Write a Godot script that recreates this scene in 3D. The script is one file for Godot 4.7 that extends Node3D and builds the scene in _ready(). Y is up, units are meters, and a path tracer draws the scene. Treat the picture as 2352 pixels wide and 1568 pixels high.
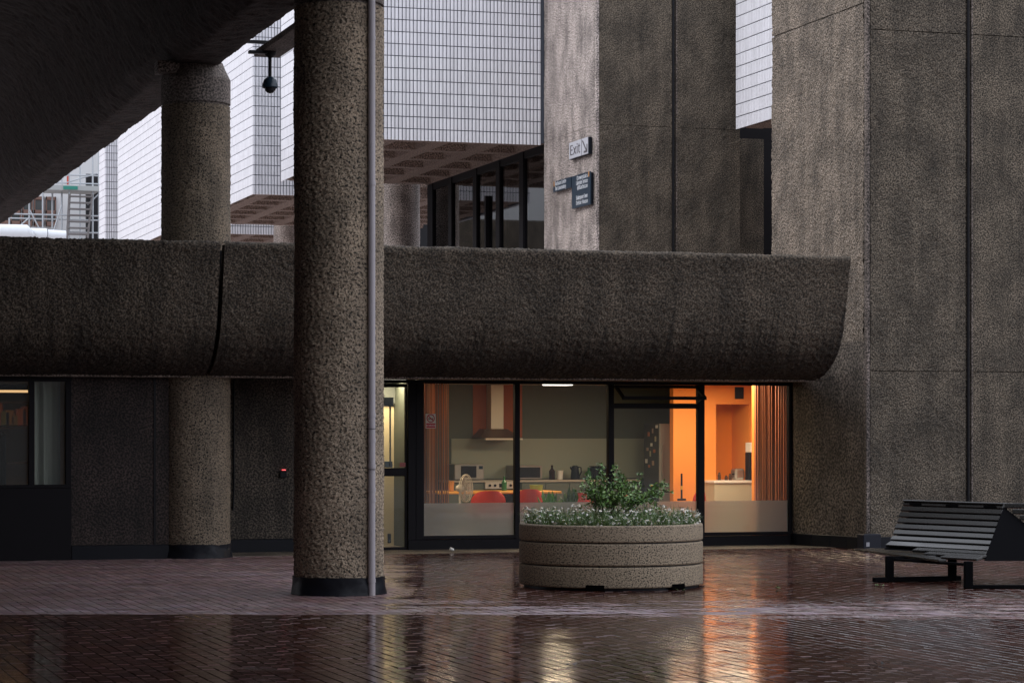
extends Node3D
# A brick plaza under concrete walkways on a wet dusk. x runs along the facade, -z into the site, y up, metres.

const S := 0.3023699
const C := 0.9531909
const EYE := 1.65
const F := 5800.0
var org := {}
var M := {}
var rng := RandomNumberGenerator.new()
var bump := FastNoiseLite.new()
var broad := FastNoiseLite.new()

# ---------- survey helpers: a sight line of the photograph met with a plane of the site ----------
func sx(px: float, d: float) -> float:            # along the facade, on the plane z = -d
	var a := (px - 1176.0) / F
	return d * (S + a * C) / (C - a * S)

func sy(px: float, py: float, d: float) -> float: # height, on the plane z = -d
	var a := (px - 1176.0) / F
	return EYE + (1000.0 - py) / F * d / (C - a * S)

func sd(px: float, u: float) -> float:            # depth, on the plane x = u
	var a := (px - 1176.0) / F
	return u * (C - a * S) / (S + a * C)

func sg(px: float, py: float, h := 0.0) -> Vector3: # on a level plane at height h
	var a := (px - 1176.0) / F
	var t := (EYE - h) * F / (py - 1000.0)
	return Vector3(t * (S + a * C), h, -t * (C - a * S))

func cw(x: float, h: float, z: float) -> Vector3: # from the photographer's right / up / ahead
	return Vector3(C * x + S * z, h, S * x - C * z)

# ---------- scene tree ----------
func thing(called: String, label: String, category: String, at: Vector3, group := "") -> Node3D:
	var o := Node3D.new()
	o.name = numbered(called)
	add_child(o)
	o.position = at
	o.set_meta("label", label)
	o.set_meta("category", category)
	if group:
		o.set_meta("group", group)
	org[o] = at
	return o

func numbered(called: String) -> String:
	if not has_node(NodePath(called)):
		return called
	var i := 1
	while has_node(NodePath("%s_%03d" % [called, i])):
		i += 1
	return "%s_%03d" % [called, i]

func as_mesh(m) -> Mesh:
	return m.commit() if m is SurfaceTool else m

func part(parent: Node3D, called: String, m, mat: Material) -> MeshInstance3D:
	var o := MeshInstance3D.new()
	o.name = called
	o.mesh = as_mesh(m)
	o.material_override = mat
	o.position = -org[parent]
	parent.add_child(o, true)
	org[o] = Vector3.ZERO
	return o

func part_at(parent: Node3D, called: String, m, mat: Material, at: Vector3, b := Basis()) -> MeshInstance3D:
	var o := MeshInstance3D.new()
	o.name = called
	o.mesh = as_mesh(m)
	o.material_override = mat
	o.transform = Transform3D(b, at - org[parent])
	parent.add_child(o, true)
	org[o] = at
	return o

func many(parent: Node3D, called: String, m: Mesh, mat: Material, where: Array, tints := []) -> MultiMeshInstance3D:
	var mm := MultiMesh.new()
	mm.transform_format = MultiMesh.TRANSFORM_3D
	mm.use_colors = tints.size() > 0
	mm.mesh = m
	mm.instance_count = where.size()
	for i in where.size():
		mm.set_instance_transform(i, where[i])
		if tints:
			mm.set_instance_color(i, tints[i])
	var o := MultiMeshInstance3D.new()
	o.name = called
	o.multimesh = mm
	o.material_override = mat
	if parent != self:
		o.position = -org[parent]
	parent.add_child(o, true)
	o.set_meta("kind", "stuff")
	return o

func struct(called: String, m, mat: Material) -> MeshInstance3D:
	var o := MeshInstance3D.new()
	o.name = numbered(called)
	o.mesh = as_mesh(m)
	o.material_override = mat
	add_child(o)
	o.set_meta("kind", "structure")
	org[o] = Vector3.ZERO
	return o

# ---------- shapes ----------
func st() -> SurfaceTool:
	var s := SurfaceTool.new()
	s.begin(Mesh.PRIMITIVE_TRIANGLES)
	return s

func poly(s: SurfaceTool, pts: Array, out: Vector3) -> void:
	var n: Vector3 = (pts[1] - pts[0]).cross(pts[2] - pts[0]).normalized()
	if n.dot(out) < 0.0:
		pts = pts.duplicate()
		pts.reverse()
		n = -n
	for i in range(1, pts.size() - 1):
		for v in [pts[0], pts[i + 1], pts[i]]:
			s.set_normal(n)
			s.add_vertex(v)

func box(s: SurfaceTool, c: Vector3, size: Vector3, bev := 0.0, b := Basis()) -> void:
	var h := size / 2.0
	bev = minf(bev, minf(h.x, minf(h.y, h.z)) * 0.9)
	for ax in 3:
		var a1 := (ax + 1) % 3
		var a2 := (ax + 2) % 3
		for sg_ in [-1.0, 1.0]:
			var pts := []
			for q in [[-1, -1], [1, -1], [1, 1], [-1, 1]]:
				var v := Vector3()
				v[ax] = sg_ * h[ax]
				v[a1] = q[0] * (h[a1] - bev)
				v[a2] = q[1] * (h[a2] - bev)
				pts.append(c + b * v)
			var o := Vector3()
			o[ax] = sg_
			poly(s, pts, b * o)
			if bev > 0.0:
				for s2 in [-1.0, 1.0]:
					var e := []
					for q in [-1.0, 1.0]:
						var v := Vector3()
						v[ax] = sg_ * h[ax]
						v[a1] = s2 * (h[a1] - bev)
						v[a2] = q * (h[a2] - bev)
						e.append(c + b * v)
					for q in [1.0, -1.0]:
						var v := Vector3()
						v[ax] = sg_ * (h[ax] - bev)
						v[a1] = s2 * h[a1]
						v[a2] = q * (h[a2] - bev)
						e.append(c + b * v)
					var oo := Vector3()
					oo[ax] = sg_
					oo[a1] = s2
					poly(s, e, b * oo)
	if bev > 0.0:
		for i in 8:
			var q := Vector3(1 if i & 1 else -1, 1 if i & 2 else -1, 1 if i & 4 else -1)
			var k := Vector3(bev, bev, bev)
			var base := q * (h - k)
			poly(s, [c + b * (base + Vector3(q.x * bev, 0, 0)), c + b * (base + Vector3(0, q.y * bev, 0)), c + b * (base + Vector3(0, 0, q.z * bev))], b * q)

func slab(s: SurfaceTool, x0: float, x1: float, y0: float, y1: float, d0: float, d1: float, bev := 0.0) -> void:
	box(s, Vector3((x0 + x1) / 2, (y0 + y1) / 2, -(d0 + d1) / 2), Vector3(absf(x1 - x0), absf(y1 - y0), absf(d1 - d0)), bev)

func bar(s: SurfaceTool, a: Vector3, b: Vector3, w: float, h: float, bev := 0.0, up := Vector3.UP) -> void: # a beam of w x h from a to b
	var z := (b - a).normalized()
	if absf(z.dot(up)) > 0.98:
		up = Vector3.RIGHT
	var x := up.cross(z).normalized()
	box(s, (a + b) / 2, Vector3(w, h, a.distance_to(b)), bev, Basis(x, z.cross(x), z))

func lathe(s: SurfaceTool, c: Vector3, prof: Array, seg := 32, b := Basis()) -> void: # prof: Vector2(radius, height), from the bottom up outside
	for i in prof.size() - 1:
		var p: Vector2 = prof[i]
		var q: Vector2 = prof[i + 1]
		var t := q - p
		var n2 := Vector2(t.y, -t.x).normalized()
		for k in seg:
			var a0 := TAU * k / seg
			var a1 := TAU * (k + 1) / seg
			var e := [Vector3(cos(a0), 0, sin(a0)), Vector3(cos(a1), 0, sin(a1))]
			var v := [e[0] * p.x + Vector3.UP * p.y, e[1] * p.x + Vector3.UP * p.y, e[1] * q.x + Vector3.UP * q.y, e[0] * q.x + Vector3.UP * q.y]
			var n := [e[0] * n2.x + Vector3.UP * n2.y, e[1] * n2.x + Vector3.UP * n2.y]
			for j in [[0, 0], [1, 1], [2, 1], [0, 0], [2, 1], [3, 0]]:
				s.set_normal(b * n[j[1]])
				s.add_vertex(c + b * v[j[0]])

func tube(s: SurfaceTool, pts: Array, r: float, seg := 8, r_end := -1.0) -> void:
	var rings := []
	var ns := []
	var last := Vector3(0.31, 0.8, 0.51)
	for i in pts.size():
		var d: Vector3 = (pts[mini(i + 1, pts.size() - 1)] - pts[maxi(i - 1, 0)]).normalized()
		var x := (last - d * last.dot(d))
		if x.length() < 0.05:
			x = d.cross(Vector3(0.7, 0.1, 0.7))
		x = x.normalized()
		last = x
		var y := d.cross(x)
		var rr := r if r_end < 0.0 else lerpf(r, r_end, float(i) / maxf(1.0, pts.size() - 1))
		var ring := []
		var nn := []
		for k in seg:
			var e := x * cos(TAU * k / seg) + y * sin(TAU * k / seg)
			nn.append(e)
			ring.append(pts[i] + e * rr)
		rings.append(ring)
		ns.append(nn)
	for i in pts.size() - 1:
		for k in seg:
			var l := (k + 1) % seg
			for j in [[i, k], [i + 1, l], [i, l], [i, k], [i + 1, k], [i + 1, l]]:
				s.set_normal(ns[j[0]][j[1]])
				s.add_vertex(rings[j[0]][j[1]])
	poly(s, rings[0], pts[0] - pts[1])
	poly(s, rings[-1], pts[-1] - pts[-2])

func extrude(s: SurfaceTool, prof: Array, x0: float, x1: float) -> void: # prof: Vector2(d, y), a closed outline, swept along x
	var mid := Vector2()
	for p in prof:
		mid += p / prof.size()
	for i in prof.size():
		var p: Vector2 = prof[i]
		var q: Vector2 = prof[(i + 1) % prof.size()]
		var t := q - p
		var m := (p + q) / 2
		var n := Vector2(t.y, -t.x)
		if Geometry2D.is_point_in_polygon(m + n.normalized() * 0.002, PackedVector2Array(prof)):
			n = -n
		poly(s, [Vector3(x0, p.y, -p.x), Vector3(x1, p.y, -p.x), Vector3(x1, q.y, -q.x), Vector3(x0, q.y, -q.x)], Vector3(0, n.y, -n.x))
	var tri := Geometry2D.triangulate_polygon(PackedVector2Array(prof))
	for i in range(0, tri.size(), 3):
		for e in [[x0, -1.0], [x1, 1.0]]:
			var w := []
			for k in 3:
				var p: Vector2 = prof[tri[i + k]]
				w.append(Vector3(e[0], p.y, -p.x))
			poly(s, w, Vector3(e[1], 0, 0))

# a grid of points, displaced along its normal by the hammered relief of the concrete
func rough(base: PackedVector3Array, nu: int, nv: int, amp: float, scale := 1.0, stained := false) -> ArrayMesh:
	var n0 := grid_normals(base, nu, nv)
	var p := base.duplicate()
	for j in nv:
		for i in nu:
			var k := j * nu + i
			var b := base[k]
			var q := b * scale
			var e := bump.get_noise_3dv(q)
			var w := e * 0.75 + absf(bump.get_noise_3d(q.x * 2.3 + 40.0, q.y * 2.3, q.z * 2.3)) * 0.6 - 0.12 + broad.get_noise_3dv(b) * 0.5
			p[k] = b + n0[k] * w * amp
	var n := grid_normals(p, nu, nv)
	var idx := PackedInt32Array()
	idx.resize((nu - 1) * (nv - 1) * 6)
	var at := 0
	for j in nv - 1:
		for i in nu - 1:
			var a := j * nu + i
			idx[at] = a
			idx[at + 1] = a + nu + 1
			idx[at + 2] = a + 1
			idx[at + 3] = a
			idx[at + 4] = a + nu
			idx[at + 5] = a + nu + 1
			at += 6
	var arr := []
	arr.resize(Mesh.ARRAY_MAX)
	arr[Mesh.ARRAY_VERTEX] = p
	arr[Mesh.ARRAY_NORMAL] = n
	arr[Mesh.ARRAY_INDEX] = idx
	if stained:
		var cols := PackedColorArray()
		cols.resize(p.size())
		for k in p.size():
			var v := drip_stain(base[k])
			cols[k] = Color(v, v * 0.985, v * 0.97)
		arr[Mesh.ARRAY_COLOR] = cols
	var m := ArrayMesh.new()
	m.add_surface_from_arrays(Mesh.PRIMITIVE_TRIANGLES, arr)
	return m

func grid_normals(p: PackedVector3Array, nu: int, nv: int) -> PackedVector3Array:
	var n := PackedVector3Array()
	n.resize(p.size())
	for j in nv:
		var up := mini(j + 1, nv - 1) * nu
		var dn := maxi(j - 1, 0) * nu
		for i in nu:
			n[j * nu + i] = (p[j * nu + mini(i + 1, nu - 1)] - p[j * nu + maxi(i - 1, 0)]).cross(p[up + i] - p[dn + i]).normalized()
	return n

func flat_grid(a: Vector3, u: Vector3, v: Vector3, cell: float) -> Array: # [points, nu, nv] of the sheet a .. a + u + v; u x v points outward
	var nu := int(u.length() / cell) + 2
	var nv := int(v.length() / cell) + 2
	var p := PackedVector3Array()
	p.resize(nu * nv)
	for j in nv:
		for i in nu:
			p[j * nu + i] = a + u * (float(i) / (nu - 1)) + v * (float(j) / (nv - 1))
	return [p, nu, nv]

func path_grid(path: Array, v: Vector3, cell: float) -> Array: # a vertical or swept sheet: the polyline is u, v the sweep
	var pts := []
	for i in path.size() - 1:
		var n := maxi(1, int(path[i].distance_to(path[i + 1]) / cell))
		for k in n:
			pts.append(path[i].lerp(path[i + 1], float(k) / n))
	pts.append(path[-1])
	var nu := pts.size()
	var nv := int(v.length() / cell) + 2
	var p := PackedVector3Array()
	p.resize(nu * nv)
	for j in nv:
		for i in nu:
			p[j * nu + i] = pts[i] + v * (float(j) / (nv - 1))
	return [p, nu, nv]

func round_grid(c: Vector3, r: float, y0: float, y1: float, cell: float) -> Array:
	var nu := int(TAU * r / cell) + 1
	var nv := int((y1 - y0) / cell) + 2
	var p := PackedVector3Array()
	p.resize(nu * nv)
	for j in nv:
		for i in nu:
			var f := -TAU * i / (nu - 1)
			p[j * nu + i] = Vector3(c.x + r * cos(f), lerpf(y0, y1, float(j) / (nv - 1)), c.z + r * sin(f))
	return [p, nu, nv]

func lettering(text: String, h: float, depth := 0.004) -> TextMesh:
	var t := TextMesh.new()
	var f := SystemFont.new()
	f.font_names = PackedStringArray(["Droid Sans"])
	t.font = f
	t.text = text
	t.font_size = 64
	t.pixel_size = h / 64.0 * 1.35
	t.depth = depth
	t.curve_step = 4.0
	return t

# ---------- materials ----------
func lin(r: float, g: float, b: float) -> Color:
	return Color(r, g, b).linear_to_srgb()

func plain(r: float, g: float, b: float, rough_ := 0.6, metal := 0.0) -> StandardMaterial3D:
	var m := StandardMaterial3D.new()
	m.albedo_color = lin(r, g, b)
	m.roughness = rough_
	m.metallic = metal
	if r + g + b < 0.08:
		m.metallic_specular = 0.28
	return m

func noise_bytes(size: int, freq: float, seed_: int, kind := FastNoiseLite.TYPE_SIMPLEX_SMOOTH, oct := 3) -> PackedByteArray:
	var n := FastNoiseLite.new()
	n.seed = seed_
	n.noise_type = kind
	n.frequency = freq
	n.fractal_octaves = oct
	if kind == FastNoiseLite.TYPE_CELLULAR:
		n.cellular_return_type = FastNoiseLite.RETURN_DISTANCE
		n.fractal_type = FastNoiseLite.FRACTAL_NONE
	var im := n.get_seamless_image(size, size)
	im.convert(Image.FORMAT_L8)
	return im.get_data()

func tex(data: PackedByteArray, size: int, format := Image.FORMAT_L8) -> ImageTexture:
	return ImageTexture.create_from_image(Image.create_from_data(size, size, false, format, data))

func concrete_maps() -> void:
	var n := 1024
	var agg := noise_bytes(n, 0.075, 3, FastNoiseLite.TYPE_SIMPLEX_SMOOTH, 2)
	var pit := noise_bytes(n, 0.055, 11, FastNoiseLite.TYPE_SIMPLEX_SMOOTH, 3)
	var fine := noise_bytes(n, 0.25, 5, FastNoiseLite.TYPE_SIMPLEX_SMOOTH, 2)
	var wide := noise_bytes(n, 0.006, 8, FastNoiseLite.TYPE_SIMPLEX_SMOOTH, 4)
	var a := PackedByteArray()
	a.resize(n * n * 3)
	var p := PackedByteArray()
	p.resize(n * n * 3)
	var h := PackedByteArray()
	h.resize(n * n)
	for i in n * n:
		var g := agg[i] / 255.0
		var f := fine[i] / 255.0
		var w := wide[i] / 255.0
		var q := clampf((0.405 - pit[i] / 255.0) * 9.0, 0.0, 1.0)
		var v := 0.68 + 1.35 * (g - 0.5) + 0.6 * (f - 0.5) + 0.06 * (w - 0.5)
		v = clampf(v, 0.14, 1.0)
		a[i * 3] = int(255.0 * v)
		a[i * 3 + 1] = int(255.0 * v * (0.975 + 0.02 * f))
		a[i * 3 + 2] = int(255.0 * v * (0.955 + 0.05 * g))
		var k := clampf(0.80 + 0.5 * (f - 0.5) + 0.35 * (g - 0.5) + 0.05 * (w - 0.5), 0.0, 1.0) * (1.0 - 0.88 * q)  # pits blackened in the colour to paint in the shade of the hollows
		p[i * 3] = int(255.0 * k)
		p[i * 3 + 1] = int(255.0 * k * (0.97 + 0.03 * q))
		p[i * 3 + 2] = int(255.0 * k * (0.94 + 0.06 * q))
		h[i] = int(255.0 * clampf(0.75 * g + 0.25 * f, 0.0, 1.0))
	M.agg = tex(a, n, Image.FORMAT_RGB8)
	M.pitted = tex(p, n, Image.FORMAT_RGB8)
	M.relief = tex(h, n)
	# rain streaks: noise drawn out downwards
	var m := 512
	var s1 := noise_bytes(m, 0.02, 21, FastNoiseLite.TYPE_SIMPLEX_SMOOTH, 4)
	var col := FastNoiseLite.new()
	col.seed = 5
	col.frequency = 0.05
	var d := PackedByteArray()
	d.resize(m * m * 3)
	for y in m:
		for x in m:
			var ang := TAU * x / m
			var c1 := col.get_noise_3d(cos(ang) * 80.0, sin(ang) * 80.0, absf(y - m / 2.0) * 0.12)
			var v := clampf(0.89 + 0.17 * c1 + 0.42 * (s1[y * m + x] / 255.0 - 0.5), 0.35, 1.0)
			var o := (y * m + x) * 3
			d[o] = int(255 * v)
			d[o + 1] = int(255 * v * 0.995)
			d[o + 2] = int(255 * v * 0.98)
	M.streaks = tex(d, m, Image.FORMAT_RGB8)

func concrete(r: float, g: float, b: float, period: float, relief_cm: float, map := "agg", rough_ := 0.85, streaks := true) -> StandardMaterial3D:
	var m := plain(r, g, b, rough_)
	m.albedo_texture = M[map]
	m.uv1_triplanar = true
	m.uv1_world_triplanar = true
	m.uv1_scale = Vector3.ONE / period
	if relief_cm > 0.0:
		m.heightmap_enabled = true
		m.heightmap_texture = M.relief
		m.heightmap_scale = relief_cm
	if streaks:
		m.detail_enabled = true
		m.detail_albedo = M.streaks
		m.detail_blend_mode = BaseMaterial3D.BLEND_MODE_MUL
		m.detail_uv_layer = BaseMaterial3D.DETAIL_UV_2
		m.uv2_triplanar = true
		m.uv2_world_triplanar = true
		m.uv2_scale = Vector3(1.0 / 6.0, 1.0 / 9.0, 1.0 / 6.0)
	return m

func glass(tint := 0.08) -> StandardMaterial3D:
	var m := StandardMaterial3D.new()
	m.transparency = BaseMaterial3D.TRANSPARENCY_ALPHA
	m.albedo_color = Color(0.75, 0.8, 0.8, tint)
	m.roughness = 0.02
	return m

func frost() -> StandardMaterial3D:
	var m := StandardMaterial3D.new()
	m.refraction_enabled = true
	m.transparency = BaseMaterial3D.TRANSPARENCY_ALPHA
	m.albedo_color = Color(0.85, 0.85, 0.8, 0.2)
	m.roughness = 0.42
	m.refraction_scale = 0.03
	return m

func glow(r: float, g: float, b: float, e: float) -> StandardMaterial3D:
	var m := plain(0.8, 0.8, 0.8)
	m.emission_enabled = true
	m.emission = lin(r, g, b)
	m.emission_energy_multiplier = e
	return m

# where the brick is dry (1) and where rain lies on it (0)
func dryness(x: float, z: float) -> float:
	var zc := x * S - z * C
	var xc := x * C + z * S
	var px := 1176.0 + F * xc / zc
	var n1 := broad.get_noise_2d(xc * 0.35, zc * 1.6)
	var n2 := broad.get_noise_2d(xc * 1.4 + 50.0, zc * 6.0)
	var n3 := bump.get_noise_2d(xc * 0.12, zc * 0.8 + 9.0)
	var edge := 23.25 + (0.12 + 0.5 * smoothstep(900.0, 1500.0, px)) * n1 + (0.08 + 0.35 * smoothstep(900.0, 1500.0, px)) * n2 - 0.62 * smoothstep(900.0, 2200.0, px)
	var near := smoothstep(edge - 0.06, edge + 0.10, zc)
	var left := 1.0 - smoothstep(830.0, 980.0, px + 90.0 * n1)
	var band := (1.0 - smoothstep(24.6, 25.6, zc + 2.2 * n1 + 1.0 * n2)) * smoothstep(-0.42, 0.22, n1 * 1.1 + n2 * 1.2 + n3 * 0.6 + 0.10)
	return clampf(near * maxf(left * (0.74 + 0.16 * n1 + 0.1 * n2), band), 0.0, 1.0)

func ground_map() -> ImageTexture:
	var n := 1024
	var per := 32.0
	var d := PackedByteArray()
	d.resize(n * n * 4)
	for j in n:
		var z := -40.0 + 32.0 * ((j + 0.5) / n)   # rows repeat every 32 m: z = -40 .. -8
		var row := posmod(int(floor(fposmod(z, per) / per * n)), n)
		for i in n:
			var x := -6.0 + 32.0 * ((i + 0.5) / n)
			var colm := posmod(int(floor(fposmod(x, per) / per * n)), n)
			var w := dryness(x, z)
			var g := broad.get_noise_2d(x * 1.2 + 7.0, z * 1.2)
			var h := bump.get_noise_2d(x * 0.25, z * 0.25)
			var o := (row * n + colm) * 4
			var v := lerpf(0.48 + 0.06 * g, 0.96 + 0.04 * g, w)
			d[o] = int(255 * clampf(v, 0, 1))
			d[o + 1] = int(255 * clampf(v * lerpf(0.68, 1.0, w), 0, 1))
			d[o + 2] = int(255 * clampf(v * lerpf(0.57, 1.03, w), 0, 1))
			d[o + 3] = int(255 * clampf(lerpf(0.13 + 0.07 * g + 0.04 * h, 0.62 + 0.06 * h, w), 0.06, 1))
	return tex(d, n, Image.FORMAT_RGBA8)

func paving(r: float, g: float, b: float, tinted: bool) -> StandardMaterial3D:
	var m := plain(r, g, b, 1.0)
	m.albedo_texture = M.ground
	m.roughness_texture = M.ground
	m.roughness_texture_channel = BaseMaterial3D.TEXTURE_CHANNEL_ALPHA
	m.uv1_triplanar = true
	m.uv1_world_triplanar = true
	m.uv1_scale = Vector3.ONE / 32.0
	m.vertex_color_use_as_albedo = tinted
	return m

func _ready() -> void:
	rng.seed = 20
	bump.seed = 4
	bump.frequency = 20.0
	bump.fractal_octaves = 2
	broad.seed = 9
	broad.frequency = 0.9
	broad.fractal_octaves = 2
	# camera
	var cam := Camera3D.new()
	cam.name = "camera"
	cam.position = Vector3(0, EYE, 0)
	cam.rotation.y = -asin(S)
	cam.projection = Camera3D.PROJECTION_FRUSTUM
	cam.near = 0.1
	cam.far = 400.0
	cam.size = 0.1 * 1568.0 / F
	cam.frustum_offset = Vector2(0.0, 0.1 * 216.0 / F)
	add_child(cam)
	cam.current = true
	# sky, sun, exposure
	var env := Environment.new()
	env.background_mode = Environment.BG_SKY
	var skm := ProceduralSkyMaterial.new()
	skm.sky_top_color = Color(0.93, 0.95, 1.0)
	skm.sky_horizon_color = Color(0.95, 0.96, 1.0)
	skm.sky_curve = 0.3
	skm.ground_bottom_color = Color(0.12, 0.1, 0.1)
	skm.ground_horizon_color = Color(0.3, 0.28, 0.28)
	skm.sky_energy_multiplier = 1.25
	skm.sun_angle_max = 1.0
	var sky := Sky.new()
	sky.sky_material = skm
	env.sky = sky
	env.tonemap_mode = Environment.TONE_MAPPER_LINEAR
	env.tonemap_exposure = 1.0
	env.sdfgi_enabled = true
	env.ssao_enabled = true
	env.ssil_enabled = true
	var we := WorldEnvironment.new()
	we.name = "environment"
	we.environment = env
	add_child(we)
	var sun := DirectionalLight3D.new()
	sun.name = "overcast_sun"
	sun.light_energy = 0.4
	sun.light_angular_distance = 40.0
	sun.light_color = Color(1.0, 0.97, 0.94)
	sun.shadow_enabled = true
	sun.sky_mode = DirectionalLight3D.SKY_MODE_LIGHT_ONLY
	sun.rotation = Vector3(deg_to_rad(-42), deg_to_rad(-88), 0)
	add_child(sun)

	concrete_maps()
	M.ground = ground_map()
	M.column_shaded = concrete(0.40, 0.335, 0.26, 2.0, 0.9, "pitted", 0.85)  # column concrete darkened to paint in the shade under the walkway
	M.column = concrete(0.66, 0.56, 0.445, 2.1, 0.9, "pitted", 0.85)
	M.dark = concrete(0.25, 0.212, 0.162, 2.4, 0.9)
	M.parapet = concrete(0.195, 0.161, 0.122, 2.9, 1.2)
	M.pale = concrete(0.95, 0.86, 0.82, 2.7, 0.15)  # washed concrete, lightened beyond its own tone to paint in sky light
	M.flank = concrete(0.45, 0.385, 0.315, 2.6, 1.0)  # side faces: the front concrete lightened to paint in light from the left
	M.smooth = concrete(0.34, 0.29, 0.26, 3.0, 0.1, "agg", 0.8)
	M.lip_lit = concrete(0.55, 0.47, 0.40, 3.0, 0.1, "agg", 0.7)  # smooth concrete lightened to paint in the glow of the windows below
	M.board = concrete(0.44, 0.325, 0.265, 3.0, 0.1, "agg", 0.85, false)
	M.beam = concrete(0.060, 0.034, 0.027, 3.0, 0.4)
	M.parapet.vertex_color_use_as_albedo = true
	M.apron = concrete(0.30, 0.25, 0.19, 3.0, 0.2, "agg", 0.8)
	M.planter = concrete(0.56, 0.47, 0.345, 1.3, 0.15, "pitted", 0.75, false)
	M.tar = plain(0.012, 0.013, 0.017, 0.42)
	M.black = plain(0.012, 0.012, 0.014, 0.45)
	M.frame = plain(0.008, 0.007, 0.009, 0.6)
	M.brick = paving(0.30, 0.232, 0.228, true)
	M.mortar = paving(0.36, 0.32, 0.31, false)
	M.tile = plain(0.80, 0.80, 0.84, 0.28)
	M.tile.vertex_color_use_as_albedo = true
	M.grout = plain(0.06, 0.07, 0.09, 0.8)
	M.glass = glass()
	M.pipe = plain(0.40, 0.37, 0.39, 0.45)
	M.cream = plain(0.66, 0.58, 0.38, 0.7)
	M.steel = plain(0.55, 0.53, 0.5, 0.35, 0.9)
	M.white = plain(0.78, 0.76, 0.70, 0.5)
	M.orange = plain(0.82, 0.275, 0.045, 0.7)
	M.deeporange = plain(0.80, 0.25, 0.012, 0.7)
	M.terracotta = plain(0.36, 0.10, 0.035, 0.7)
	M.splash = plain(0.30, 0.335, 0.26, 0.5)
	M.curtain = plain(0.34, 0.135, 0.045, 0.9)
	M.curtain.backlight_enabled = true
	M.curtain.backlight = lin(0.25, 0.10, 0.03)
	M.red = plain(0.60, 0.05, 0.03, 0.4)
	M.leaf = plain(0.085, 0.15, 0.045, 0.35)
	M.leaf.vertex_color_use_as_albedo = true
	M.stem = plain(0.05, 0.035, 0.02, 0.8)
	M.drab = plain(0.10, 0.12, 0.095, 0.7)
	M.cabinet = plain(0.50, 0.46, 0.33, 0.6)
	M.frost = frost()
	M.darkglass = glass(0.35)
	M.darkglass.albedo_color = Color(0.04, 0.05, 0.06, 0.55)
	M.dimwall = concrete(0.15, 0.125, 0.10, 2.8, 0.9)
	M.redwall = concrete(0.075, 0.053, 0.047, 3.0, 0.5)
	M.smooth_dark = concrete(0.27, 0.235, 0.20, 4.0, 0.25)
	M.sign_white = plain(0.75, 0.78, 0.82, 0.5)

	paving_and_deck()
	overhead()
	parapets()
	columns()
	towers()
	tiled_blocks()
	left_wall()
	shopfront()
	kitchen()
	signs()
	planter()
	bench()
	far_things()
	small_things()
	print("nodes ", get_child_count())


func paving_and_deck() -> void:
	var s := st()
	poly(s, [Vector3(-150, -0.02, 60), Vector3(150, -0.02, 60), Vector3(150, -0.02, -260), Vector3(-150, -0.02, -260)], Vector3.UP)
	struct("ground", s, plain(0.11, 0.085, 0.08, 0.5))
	s = st()
	poly(s, [Vector3(-3.9, -0.0035, -15.0), Vector3(25.9, -0.0035, -15.0), Vector3(25.9, -0.0035, -35.0), Vector3(-3.9, -0.0035, -35.0)], Vector3.UP)
	struct("mortar_bed", s, M.mortar)
	# concrete apron in front of the shopfront
	s = st()
	slab(s, 6.6, 15.8, -0.06, 0.004, 33.98, 35.3, 0.01)
	struct("concrete_apron", s, M.apron)
	# bricks
	var meshes := []
	for k in 6:
		var b := st()
		var t := 0.72 + 0.11 * k
		b.set_color(Color(t * rng.randf_range(0.94, 1.06), t * rng.randf_range(0.92, 1.05), t * rng.randf_range(0.92, 1.08)))
		box(b, Vector3.ZERO, Vector3(0.0975, 0.06, 0.2165), 0.004)
		meshes.append(b.commit())
	var spots := []
	for i in int(30.0 / 0.1035):
		var x := -4.0 + i * 0.1035
		for j in int(20.0 / 0.2225):
			var z := -15.2 - j * 0.2225 - (0.11 if i % 2 else 0.0)
			var zc := x * S - z * C
			var xc := x * C + z * S
			if zc < 15.2 or absf(xc) > 0.2028 * zc + 3.2:
				continue
			if -z > (33.85 if x > 6.6 else 33.66):
				continue
			var inside := absf(xc) < 0.2028 * zc + 0.02 and zc > 16.78
			spots.append([zc if inside else zc + 100.0, x, z])
	spots.sort_custom(func(p, q): return p[0] < q[0])
	var pav := struct("brick_pavement", edge_course(), M.mortar)
	var rest := []
	var tints := []
	for k in spots.size():
		var x: float = spots[k][1]
		var z: float = spots[k][2]
		var tilt := Basis.from_euler(Vector3(rng.randfn(0, 0.003), rng.randfn(0, 0.004), rng.randfn(0, 0.004)))
		var p := Vector3(x, -0.03 + rng.randfn(0, 0.0011), z)
		if k < 300:
			part_at(pav, "brick", meshes[rng.randi() % 6], M.brick, p, tilt)
		else:
			rest.append(Transform3D(tilt, p))
			var t := rng.randf_range(0.7, 1.3)
			tints.append(Color(t * rng.randf_range(0.94, 1.06), t * rng.randf_range(0.92, 1.05), t * rng.randf_range(0.92, 1.08)))
	var one := st()
	box(one, Vector3.ZERO, Vector3(0.0975, 0.06, 0.2165), 0.004)
	many(pav, "brick", one.commit(), M.brick, rest, tints)
	# upper deck
	s = st()
	slab(s, -3.0, 15.2, 2.52, 3.1, 33.35, 35.2)
	slab(s, -3.0, 24.0, 2.52, 3.1, 35.2, 110.0)
	slab(s, -3.0, 15.6, 2.455, 2.515, 33.62, 35.2)
	struct("upper_deck", s, M.parapet)
	s = st()
	slab(s, -2.9, 15.2, 3.102, 3.14, 33.4, 35.2)
	slab(s, -2.9, 23.9, 3.102, 3.14, 35.2, 109.9)
	struct("upper_deck_bounce", s, plain(0.42, 0.36, 0.34, 0.6))  # unseen pale layer added to bounce light up to the soffits

func edge_course() -> SurfaceTool:
	var s := st()
	slab(s, 6.55, 15.8, -0.06, 0.0005, 33.87, 33.965, 0.005)
	return s


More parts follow.
